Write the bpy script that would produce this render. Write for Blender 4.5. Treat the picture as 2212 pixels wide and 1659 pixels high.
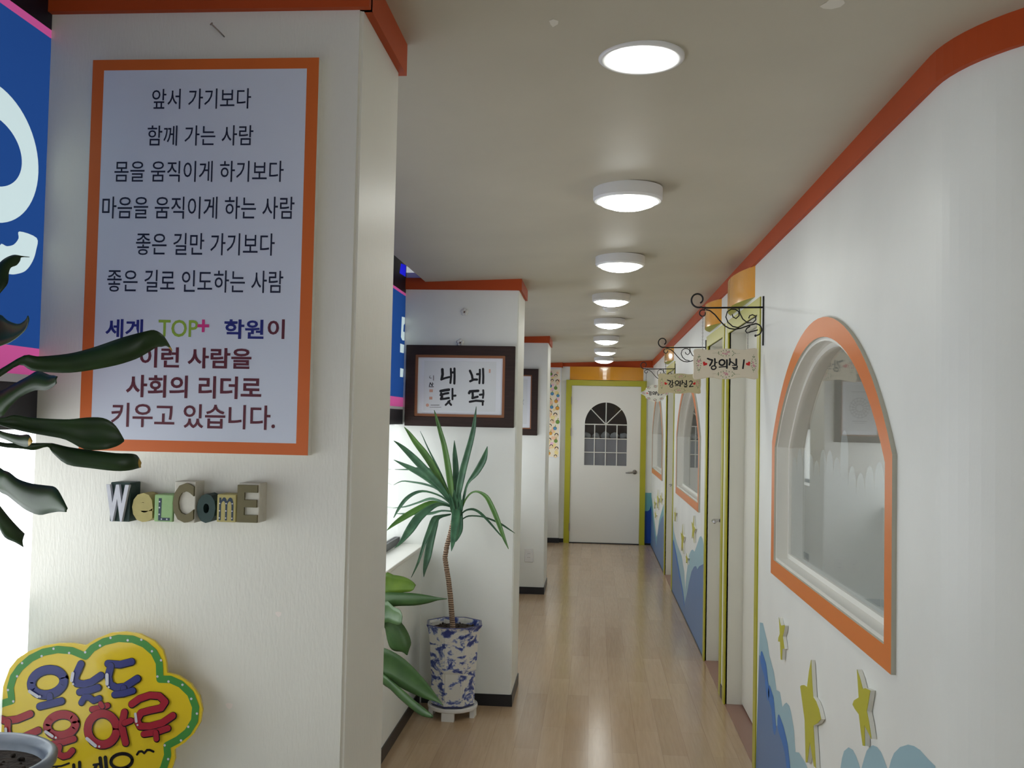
import bpy, bmesh, math, random
from mathutils import Vector, Matrix

# ------------------------------------------------------------------ camera, sky, exposure
S = bpy.context.scene
for o in list(S.objects):
    bpy.data.objects.remove(o)
COL = S.collection
cam_data = bpy.data.cameras.new('camera')
cam_data.sensor_width = 36.0
cam_data.lens = 34.18
cam_data.clip_start = 0.02
cam = bpy.data.objects.new('camera', cam_data)
COL.objects.link(cam)
cam.matrix_world = Matrix(((0.99630, -0.01740, 0.08420, 0.0),
                           (0.08350, -0.03910, -0.99570, 0.0),
                           (0.02070, 0.99910, -0.03750, 1.53),
                           (0, 0, 0, 1)))
S.camera = cam
S.view_settings.view_transform = 'Standard'
S.view_settings.look = 'None'
S.view_settings.gamma = 1.0
S.view_settings.use_curve_mapping = False
S.view_settings.exposure = 0.0
W = bpy.data.worlds.new('daylight')
S.world = W
W.use_nodes = True
bgn = W.node_tree.nodes['Background']
bgn.inputs[0].default_value = (0.93, 0.975, 1.0, 1)
bgn.inputs[1].default_value = 3.4
LAMP = 23.5            # emission of the round ceiling lamps
S.cycles.use_denoising = True
S.cycles.max_bounces = 10
S.cycles.diffuse_bounces = 6
S.cycles.transparent_max_bounces = 12
S.cycles.sample_clamp_indirect = 6.0

# ------------------------------------------------------------------ helpers
def lin(c):
    c = c / 255.0
    return c / 12.92 if c <= 0.04045 else ((c + 0.055) / 1.055) ** 2.4
def rgb(r, g, b):
    return (lin(r), lin(g), lin(b), 1)
def mat(name, col, rough=0.5, spec=0.4, metal=0.0, coat=0.0):
    m = bpy.data.materials.new(name)
    m.use_nodes = True
    b = m.node_tree.nodes['Principled BSDF']
    b.inputs['Base Color'].default_value = col
    b.inputs['Roughness'].default_value = rough
    b.inputs['Specular IOR Level'].default_value = spec
    b.inputs['Metallic'].default_value = metal
    b.inputs['Coat Weight'].default_value = coat
    return m
def nd(m, t, **kw):
    n = m.node_tree.nodes.new(t)
    for k, v in kw.items():
        setattr(n, k, v)
    return n
def lk(m, a, b):
    m.node_tree.links.new(a, b)
def bsdf(m):
    return m.node_tree.nodes['Principled BSDF']
def coords(m, scale=(1, 1, 1)):
    t = nd(m, 'ShaderNodeTexCoord'); p = nd(m, 'ShaderNodeMapping')
    p.inputs['Scale'].default_value = scale
    lk(m, t.outputs['Object'], p.inputs['Vector'])
    return p.outputs['Vector']
def noise(m, vec, scale, detail=4, dist=0.0):
    n = nd(m, 'ShaderNodeTexNoise')
    n.inputs['Scale'].default_value = scale; n.inputs['Detail'].default_value = detail
    n.inputs['Distortion'].default_value = dist
    lk(m, vec, n.inputs['Vector'])
    return n.outputs['Fac']
def ramp(m, fac, stops):
    r = nd(m, 'ShaderNodeValToRGB')
    e = r.color_ramp.elements
    while len(e) < len(stops):
        e.new(0.5)
    for i, (p, c) in enumerate(stops):
        e[i].position = p; e[i].color = c
    lk(m, fac, r.inputs['Fac'])
    return r.outputs['Color']
def bump(m, fac, strength, dist=0.002):
    b = nd(m, 'ShaderNodeBump')
    b.inputs['Strength'].default_value = strength; b.inputs['Distance'].default_value = dist
    lk(m, fac, b.inputs['Height'])
    lk(m, b.outputs['Normal'], bsdf(m).inputs['Normal'])
def vary(m, col, amount, scale, stretch=(1, 1, 1)):
    f = noise(m, coords(m, stretch), scale, 5)
    d = tuple(max(0, c * (1 - amount)) for c in col[:3]) + (1,)
    u = tuple(min(1, c * (1 + amount * 0.6)) for c in col[:3]) + (1,)
    lk(m, ramp(m, f, [(0.3, d), (0.7, u)]), bsdf(m).inputs['Base Color'])

def obj(name, bm, m, parent=None, smooth=False, loc=None):
    me = bpy.data.meshes.new(name)
    bmesh.ops.recalc_face_normals(bm, faces=bm.faces[:])
    bm.to_mesh(me); bm.free()
    for x in (m if isinstance(m, (list, tuple)) else [m]):
        me.materials.append(x)
    if smooth:
        for p in me.polygons:
            p.use_smooth = True
    o = bpy.data.objects.new(name, me)
    COL.objects.link(o)
    if parent is not None:
        o.parent = parent
        if parent.type == 'EMPTY' or True:
            o.matrix_parent_inverse = Matrix.Translation(-world_loc(parent))
    return o
def world_loc(o):
    v = Vector(o.location)
    if o.parent is not None:
        v = v + world_loc(o.parent) + o.matrix_parent_inverse.translation
    return v
def thing(name, label, cat, loc, group=None):
    o = bpy.data.objects.new(name, None)
    o.empty_display_size = 0.05
    COL.objects.link(o); o.location = loc
    o['label'] = label; o['category'] = cat
    if group: o['group'] = group
    return o
def tag(o, label, cat, group=None):
    o['label'] = label; o['category'] = cat
    if group: o['group'] = group
    return o
def struct(name, bm, m, smooth=False):
    o = obj(name, bm, m, None, smooth); o['kind'] = 'structure'
    return o
def structE(name, loc, label, cat):
    o = bpy.data.objects.new(name, None); COL.objects.link(o); o.location = loc
    o['kind'] = 'structure'; o['label'] = label; o['category'] = cat
    return o
def B():
    return bmesh.new()
def box(bm, x0, x1, y0, y1, z0, z1, mi=0):
    v = [bm.verts.new(p) for p in ((x0, y0, z0), (x1, y0, z0), (x1, y1, z0), (x0, y1, z0), (x0, y0, z1), (x1, y0, z1), (x1, y1, z1), (x0, y1, z1))]
    for q in ((0, 3, 2, 1), (4, 5, 6, 7), (0, 1, 5, 4), (1, 2, 6, 5), (2, 3, 7, 6), (3, 0, 4, 7)):
        f = bm.faces.new([v[i] for i in q]); f.material_index = mi
def bevel(bm, w, seg=2):
    bmesh.ops.bevel(bm, geom=bm.edges[:], offset=w, segments=seg, affect='EDGES', profile=0.5)
def prism(bm, pts, fn, d0, d1, mi=0, side=None):
    """extrude a 2-D outline: fn(u, v, d) -> 3-D point"""
    a = [bm.verts.new(fn(u, v, d0)) for u, v in pts]
    b = [bm.verts.new(fn(u, v, d1)) for u, v in pts]
    n = len(pts)
    fa = bm.faces.new(a); fb = bm.faces.new(b[::-1])
    fa.material_index = mi; fb.material_index = mi
    fa.normal_update(); fb.normal_update()
    for i in range(n):
        f = bm.faces.new((a[i], a[(i + 1) % n], b[(i + 1) % n], b[i]))
        f.material_index = mi if side is None else side
    bmesh.ops.triangulate(bm, faces=[fa, fb])
def ring(bm, outer, inner, fn, d0, d1, mi=0, side=None):
    n = len(outer)
    o0 = [bm.verts.new(fn(u, v, d0)) for u, v in outer]; o1 = [bm.verts.new(fn(u, v, d1)) for u, v in outer]
    i0 = [bm.verts.new(fn(u, v, d0)) for u, v in inner]; i1 = [bm.verts.new(fn(u, v, d1)) for u, v in inner]
    sd = mi if side is None else side
    for k in range(n):
        j = (k + 1) % n
        for q, s in (((o0[k], o0[j], i0[j], i0[k]), mi), ((o1[k], i1[k], i1[j], o1[j]), mi), ((o0[k], o1[k], o1[j], o0[j]), sd), ((i0[k], i0[j], i1[j], i1[k]), sd)):
            f = bm.faces.new(q); f.material_index = s
def flat(bm, pts, fn, d, mi=0):
    if len(pts) > 5:
        t = fill2d([pts], lambda u, v, q: fn(u, v, d))
        vs = [bm.verts.new(v.co) for v in t.verts]; t.verts.index_update()
        for f in t.faces:
            bm.faces.new([vs[v.index] for v in f.verts]).material_index = mi
        t.free(); return
    f = bm.faces.new([bm.verts.new(fn(u, v, d)) for u, v in pts]); f.material_index = mi
    bmesh.ops.triangulate(bm, faces=[f])
def disc(bm, u, v, r, fn, d, mi=0, n=12, ry=None):
    ry = r if ry is None else ry
    f = bm.faces.new([bm.verts.new(fn(u + r * math.cos(2 * math.pi * i / n), v + ry * math.sin(2 * math.pi * i / n), d)) for i in range(n)])
    f.material_index = mi
def strokes(bm, sts, fn, d, grow=0.0, mi=0, du=0, dv=0):
    """painted strokes: every stroke is (points, width); neighbouring brush marks lie a hair apart in depth"""
    for pts, w in sts:
        h = w / 2 + grow
        for i, (a, b) in enumerate(zip(pts[:-1], pts[1:])):
            t = Vector((b[0] - a[0], b[1] - a[1]))
            if t.length < 1e-7: continue
            t.normalize(); nx, ny = -t.y * h, t.x * h
            f = bm.faces.new([bm.verts.new(fn(u + du, v + dv, d - 1.5e-5 * (i % 2))) for u, v in ((a[0] + nx, a[1] + ny), (b[0] + nx, b[1] + ny), (b[0] - nx, b[1] - ny), (a[0] - nx, a[1] - ny))])
            f.material_index = mi
        for i, p in enumerate(pts):
            disc(bm, p[0] + du, p[1] + dv, h, fn, d - 3e-5 - 1.5e-5 * (i % 2), mi, 14)
def tube(bm, pts, rad, n=8, mi=0, cap=True):
    pts = [Vector(p) for p in pts]
    rad = rad if isinstance(rad, (list, tuple)) else [rad] * len(pts)
    prev = None; rings = []
    for i, p in enumerate(pts):
        t = (pts[min(i + 1, len(pts) - 1)] - pts[max(i - 1, 0)])
        t = t.normalized() if t.length > 1e-9 else Vector((0, 0, 1))
        if prev is None:
            u = t.cross(Vector((0.13, 1, 0.21))).normalized()
        else:
            u = (prev - t * prev.dot(t)).normalized()
        prev = u; w = t.cross(u)
        rings.append([bm.verts.new(p + (u * math.cos(2 * math.pi * k / n) + w * math.sin(2 * math.pi * k / n)) * rad[i]) for k in range(n)])
    for a, b in zip(rings[:-1], rings[1:]):
        for k in range(n):
            f = bm.faces.new((a[k], a[(k + 1) % n], b[(k + 1) % n], b[k])); f.material_index = mi
    if cap:
        for r, rev in ((rings[0], True), (rings[-1], False)):
            f = bm.faces.new(r[::-1] if rev else r); f.material_index = mi
def lathe(bm, prof, c, n=32, mi=0, phase=0.0, sx=1.0, sy=1.0):
    rings = []
    for r, z in prof:
        if r < 1e-6:
            rings.append([bm.verts.new((c[0], c[1], c[2] + z))])
        else:
            rings.append([bm.verts.new((c[0] + sx * r * math.cos(2 * math.pi * k / n + phase), c[1] + sy * r * math.sin(2 * math.pi * k / n + phase), c[2] + z)) for k in range(n)])
    for a, b in zip(rings[:-1], rings[1:]):
        for k in range(n):
            k2 = (k + 1) % n
            if len(a) == 1 and len(b) == 1: continue
            if len(a) == 1: f = bm.faces.new((a[0], b[k], b[k2]))
            elif len(b) == 1: f = bm.faces.new((a[k], a[k2], b[0]))
            else: f = bm.faces.new((a[k], a[k2], b[k2], b[k]))
            f.material_index = mi
def sphere(bm, c, r, sx=1, sy=1, sz=1, n=12, mi=0):
    m = Matrix.Translation(c) @ Matrix.Diagonal((sx, sy, sz, 1))
    k = bmesh.ops.create_uvsphere(bm, u_segments=n, v_segments=max(6, n // 2), radius=r, matrix=m)
    for v in k['verts']:
        for f in v.link_faces: f.material_index = mi
FY = lambda y: (lambda u, v, d: (u, y + d, v))          # plane facing the camera: u = x, v = z
FX = lambda x: (lambda u, v, d: (x + d, u, v))          # plane along the corridor: u = y, v = z
def glyph(body, weight=0.0):
    """lettering as a flat filled mesh of the built-in font; returns (verts, faces) with its bounding box"""
    cu = bpy.data.curves.new('lettering', 'FONT')
    cu.body = body; cu.offset = weight; cu.resolution_u = 3
    o = bpy.data.objects.new('lettering', cu); COL.objects.link(o)
    dg = bpy.context.evaluated_depsgraph_get()
    me = bpy.data.meshes.new_from_object(o.evaluated_get(dg))
    vs = [tuple(v.co[:2]) for v in me.vertices]; fs = [tuple(p.vertices) for p in me.polygons]
    bpy.data.objects.remove(o); bpy.data.curves.remove(cu); bpy.data.meshes.remove(me)
    xs = [v[0] for v in vs]; ys = [v[1] for v in vs]
    return vs, fs, (min(xs), max(xs), min(ys), max(ys))
def text(bm, body, x0, x1, z0, z1, fn, d, weight=0.0, mi=0, depth=0.0):
    vs, fs, (a, b, c, e) = glyph(body, weight)
    sx, sz = (x1 - x0) / (b - a), (z1 - z0) / (e - c)
    vv = [bm.verts.new(fn(x0 + (x - a) * sx, z0 + (y - c) * sz, d)) for x, y in vs]
    new = []
    for f in fs:
        try:
            q = bm.faces.new([vv[i] for i in f]); q.material_index = mi; new.append(q)
        except ValueError:
            pass
    if depth:
        r = bmesh.ops.extrude_face_region(bm, geom=new)
        ev = [g for g in r['geom'] if isinstance(g, bmesh.types.BMVert)]
        off = Vector(fn(0, 0, d + depth)) - Vector(fn(0, 0, d))
        for v in ev: v.co += off
        for g in r['geom']:
            if isinstance(g, bmesh.types.BMFace): g.material_index = mi
def fill2d(loops, fn):
    """flat filled outline with holes (even-odd), as a single sheet"""
    cu = bpy.data.curves.new('sheet', 'CURVE'); cu.dimensions = '2D'; cu.fill_mode = 'BOTH'
    for r in loops:
        s = cu.splines.new('POLY'); s.points.add(len(r) - 1)
        for p, q in zip(s.points, r): p.co = (q[0], q[1], 0, 1)
        s.use_cyclic_u = True
    o = bpy.data.objects.new('sheet', cu); COL.objects.link(o)
    me = bpy.data.meshes.new_from_object(o.evaluated_get(bpy.context.evaluated_depsgraph_get()))
    bm = bmesh.new(); bm.from_mesh(me)
    bpy.data.objects.remove(o); bpy.data.curves.remove(cu); bpy.data.meshes.remove(me)
    for v in bm.verts: v.co = fn(v.co.x, v.co.y, 0)
    return bm
def smooth_loop(pts, k=5):
    out = []; n = len(pts)
    for i in range(n):
        a, b, c, d = (Vector(pts[(i + s) % n]) for s in (-1, 0, 1, 2))
        for q in range(k):
            u = q / k
            out.append(tuple(0.5 * ((2 * b) + (c - a) * u + (2 * a - 5 * b + 4 * c - d) * u * u + (3 * b - a - 3 * c + d) * u ** 3)))
    return out
def oval2(cx, cy, rx, ry, n=64):
    return [(cx + rx * math.cos(2 * math.pi * q / n), cy + ry * math.sin(2 * math.pi * q / n)) for q in range(n)]
def cz(x, y):
    return 2.30 + 0.04 * (x + 0.41) - 0.003 * (y - 5)   # the ceiling is not quite level

# ------------------------------------------------------------------ materials
def wallpaint(name, col, rough, streak):
    m = mat(name, col, rough, 0.35)
    vary(m, col, 0.05, 2.5)
    bump(m, noise(m, coords(m, (75, 75, 16)), 3.0, 6, 0.4), streak, 0.003)
    return m
M_wall = wallpaint('white_wall_paint', rgb(230, 232, 227), 0.42, 0.10)
M_col = wallpaint('brushed_column_paint', rgb(224, 222, 212), 0.36, 0.2)
M_ceil = wallpaint('ceiling_paint', rgb(189, 183, 165), 0.5, 0.05)
M_patch = mat('plaster_filler', rgb(220, 216, 204), 0.7)
M_white = mat('white_gloss_paint', rgb(228, 227, 219), 0.3, 0.5)
M_jamb = mat('ivory_door_paint', rgb(226, 225, 214), 0.35, 0.45)
M_black = mat('black_vinyl_skirting', rgb(18, 19, 26), 0.35, 0.5)
M_trim = mat('burnt_orange_paint', rgb(178, 74, 32), 0.55, 0.2); vary(M_trim, rgb(178, 74, 32), 0.06, 3)
M_oran = mat('orange_window_paint', rgb(216, 120, 42), 0.3, 0.4)
M_amber = mat('amber_gloss_paint', rgb(228, 158, 40), 0.14, 0.6, coat=0.3)
M_lime = mat('lime_green_paint', rgb(176, 172, 44), 0.35, 0.45)
M_mdf = mat('raw_board_edge', rgb(190, 188, 174), 0.8)
M_star = mat('lime_yellow_star_paint', rgb(182, 178, 42), 0.4, 0.4)
M_dark = mat('mural_blue', rgb(88, 122, 166), 0.4, 0.4)
M_deep = mat('mural_bright_blue', rgb(32, 112, 190), 0.4, 0.4)
M_teal = mat('mural_pale_blue', rgb(150, 186, 198), 0.4, 0.4)
M_navy = mat('mural_deep_blue', rgb(30, 74, 160), 0.4, 0.4)
M_turq = mat('mural_turquoise', rgb(112, 172, 182), 0.4, 0.4)
M_chrome = mat('brushed_chrome', rgb(190, 190, 190), 0.22, 0.5, 1.0)
M_nickel = mat('satin_nickel', rgb(150, 146, 140), 0.35, 0.5, 1.0)
M_iron = mat('black_wrought_iron', rgb(20, 20, 22), 0.5, 0.4)
M_alu = mat('dark_bronze_aluminium', rgb(34, 33, 40), 0.4, 0.4)
M_bar = mat('white_aluminium_bar', rgb(220, 222, 228), 0.3, 0.5)
M_frame = mat('dark_walnut_frame', rgb(50, 34, 29), 0.5, 0.3); vary(M_frame, rgb(50, 34, 29), 0.3, 8, (1, 4, 12))
M_gold = mat('copper_gold_fillet', rgb(140, 88, 52), 0.35, 0.5)
M_paper = mat('white_paper', rgb(222, 226, 232), 0.7)
M_paper2 = mat('rice_paper', rgb(214, 218, 220), 0.8)
M_ink = mat('black_ink', rgb(20, 20, 24), 0.6)
M_grey = mat('grey_ink', rgb(150, 150, 156), 0.6)
M_chip = mat('chipped_plaster', rgb(236, 226, 218), 0.8)
M_red = mat('red_seal_ink', rgb(204, 158, 138), 0.6)
M_plastic = mat('white_plastic', rgb(226, 226, 224), 0.35, 0.5)
M_trans = mat('clear_plastic_hook', rgb(214, 214, 208), 0.15, 0.6)
M_rust = mat('rusty_screw', rgb(92, 62, 50), 0.5, 0.4, 0.3)
def floor_mat():
    m = mat('light_wood_laminate', rgb(168, 140, 112), 0.2, 0.45)
    v = coords(m)
    sw = nd(m, 'ShaderNodeMapping'); sw.inputs['Rotation'].default_value = (0, 0, math.radians(90))
    lk(m, v, sw.inputs['Vector'])
    br = nd(m, 'ShaderNodeTexBrick')
    br.offset = 0.37
    br.inputs['Color1'].default_value = rgb(190, 164, 134); br.inputs['Color2'].default_value = rgb(178, 151, 121)
    br.inputs['Mortar'].default_value = rgb(168, 142, 116)
    br.inputs['Scale'].default_value = 1.0; br.inputs['Mortar Size'].default_value = 0.0012
    br.inputs['Brick Width'].default_value = 0.92; br.inputs['Row Height'].default_value = 0.115
    lk(m, sw.outputs['Vector'], br.inputs['Vector'])
    g = noise(m, coords(m, (38, 2.2, 1)), 2.0, 6, 0.6)
    mx = nd(m, 'ShaderNodeMixRGB', blend_type='MULTIPLY'); mx.inputs['Fac'].default_value = 0.35
    lk(m, br.outputs['Color'], mx.inputs['Color1'])
    lk(m, ramp(m, g, [(0.25, rgb(205, 196, 186)), (0.75, (1, 1, 1, 1))]), mx.inputs['Color2'])
    lk(m, mx.outputs['Color'], bsdf(m).inputs['Base Color'])
    r = nd(m, 'ShaderNodeMapRange'); r.inputs['To Min'].default_value = 0.13; r.inputs['To Max'].default_value = 0.22
    lk(m, noise(m, coords(m, (3, 3, 3)), 1.3, 3), r.inputs['Value']); lk(m, r.outputs['Result'], bsdf(m).inputs['Roughness'])
    return m
M_floor = floor_mat()
M_thresh = mat('red_brown_threshold_vinyl', rgb(142, 106, 92), 0.3)
def emit(name, col, s):
    m = bpy.data.materials.new(name); m.use_nodes = True
    nt = m.node_tree; nt.nodes.clear()
    e = nt.nodes.new('ShaderNodeEmission'); e.inputs[0].default_value = col; e.inputs[1].default_value = s
    o = nt.nodes.new('ShaderNodeOutputMaterial'); nt.links.new(e.outputs[0], o.inputs[0])
    return m
M_lamp = emit('lit_lamp_diffuser', (0.975, 1.0, 0.955, 1), LAMP)
def glass(name, tint=(1, 1, 1, 1), rough=0.0):
    m = bpy.data.materials.new(name); m.use_nodes = True
    nt = m.node_tree; nt.nodes.clear()
    t = nt.nodes.new('ShaderNodeBsdfTransparent'); t.inputs[0].default_value = tint
    g = nt.nodes.new('ShaderNodeBsdfGlossy'); g.inputs['Roughness'].default_value = rough
    geo = nt.nodes.new('ShaderNodeNewGeometry'); dot = nt.nodes.new('ShaderNodeVectorMath'); dot.operation = 'DOT_PRODUCT'
    nt.links.new(geo.outputs['Incoming'], dot.inputs[0]); nt.links.new(geo.outputs['Normal'], dot.inputs[1])
    def mth(op, a, b=None):
        n = nt.nodes.new('ShaderNodeMath'); n.operation = op
        for i, v in enumerate((a, b)):
            if v is None: continue
            if isinstance(v, (int, float)): n.inputs[i].default_value = v
            else: nt.links.new(v, n.inputs[i])
        return n.outputs[0]
    fr = mth('ADD', mth('MULTIPLY', mth('POWER', mth('SUBTRACT', 1.0, mth('ABSOLUTE', dot.outputs['Value'])), 5.0), 0.95), 0.042)
    x = nt.nodes.new('ShaderNodeMixShader'); o = nt.nodes.new('ShaderNodeOutputMaterial')
    nt.links.new(fr, x.inputs[0])
    nt.links.new(t.outputs[0], x.inputs[1]); nt.links.new(g.outputs[0], x.inputs[2]); nt.links.new(x.outputs[0], o.inputs[0])
    return m
M_glass = glass('window_glass')
def translucent(name, col, trans=0.5, clear=0.0, dcol=None):
    m = bpy.data.materials.new(name); m.use_nodes = True
    nt = m.node_tree; nt.nodes.clear()
    a = nt.nodes.new('ShaderNodeBsdfDiffuse'); a.inputs[0].default_value = dcol or col
    b = nt.nodes.new('ShaderNodeBsdfTranslucent'); b.inputs[0].default_value = col
    x = nt.nodes.new('ShaderNodeMixShader'); x.inputs[0].default_value = trans
    c = nt.nodes.new('ShaderNodeBsdfTransparent')
    y = nt.nodes.new('ShaderNodeMixShader'); y.inputs[0].default_value = clear
    o = nt.nodes.new('ShaderNodeOutputMaterial')
    nt.links.new(a.outputs[0], x.inputs[1]); nt.links.new(b.outputs[0], x.inputs[2])
    nt.links.new(x.outputs[0], y.inputs[1]); nt.links.new(c.outputs[0], y.inputs[2]); nt.links.new(y.outputs[0], o.inputs[0])
    return m
M_frost = translucent('frosted_window_film', rgb(200, 208, 206), 0.5, 0.10)
M_frost2 = translucent('frosted_lower_glass', rgb(235, 240, 240), 0.7, 0.25)
M_sblue = translucent('blue_sign_film', (0.008, 0.034, 0.135, 1), 0.5, 0.0, (0.03, 0.07, 0.20, 1))
M_swhite = translucent('white_sign_film', (0.36, 0.43, 0.43, 1), 0.5, 0.0, (0.5, 0.55, 0.55, 1))
M_spink = translucent('pink_sign_film', (0.30, 0.045, 0.15, 1), 0.5, 0.0, (0.4, 0.1, 0.2, 1))
M_snavy = mat('navy_sign_head', rgb(14, 16, 34), 0.5)
M_sbrt = translucent('bright_blue_sign_film', (0.01, 0.01, 0.36, 1), 0.7)
def leaf_mat(name, c1, c2, tip=None):
    m = mat(name, c1, 0.38, 0.35)
    f = noise(m, coords(m, (6, 6, 6)), 3.0, 4)
    lk(m, ramp(m, f, [(0.3, c1), (0.75, c2)]), bsdf(m).inputs['Base Color'])
    bsdf(m).inputs['Subsurface Weight'].default_value = 0.0
    return m
M_leaf = leaf_mat('dark_corn_plant_leaf', rgb(26, 44, 20), rgb(42, 66, 30))
M_leaft = mat('yellow_brown_leaf_tip', rgb(176, 140, 44), 0.5)
M_yleaf = leaf_mat('grey_green_yucca_leaf', rgb(48, 82, 62), rgb(76, 116, 84))
M_yleaf2 = leaf_mat('bright_green_yucca_leaf', rgb(62, 98, 44), rgb(86, 128, 54))
M_bleaf = leaf_mat('broad_green_leaf', rgb(52, 80, 44), rgb(74, 104, 56))
M_bleaf2 = leaf_mat('yellow_green_leaf', rgb(76, 108, 40), rgb(110, 140, 50))
M_bark = mat('ringed_bark', rgb(150, 126, 104), 0.8)
def bark():
    m = M_bark
    wv = nd(m, 'ShaderNodeTexWave', bands_direction='Z'); wv.inputs['Scale'].default_value = 28; wv.inputs['Distortion'].default_value = 3.0; wv.inputs['Detail'].default_value = 2
    lk(m, coords(m), wv.inputs['Vector'])
    lk(m, ramp(m, wv.outputs['Fac'], [(0.25, rgb(98, 76, 60)), (0.7, rgb(176, 152, 128))]), bsdf(m).inputs['Base Color'])
    bump(m, wv.outputs['Fac'], 0.5, 0.004)
bark()
M_soil = mat('dark_potting_soil', rgb(52, 42, 34), 0.95)
vary(M_soil, rgb(52, 42, 34), 0.5, 60); bump(M_soil, noise(M_soil, coords(M_soil), 90, 4), 0.8, 0.01)
M_glaze = mat('grey_blue_glaze', rgb(98, 106, 122), 0.25, 0.6); vary(M_glaze, rgb(98, 106, 122), 0.12, 40)

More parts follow.
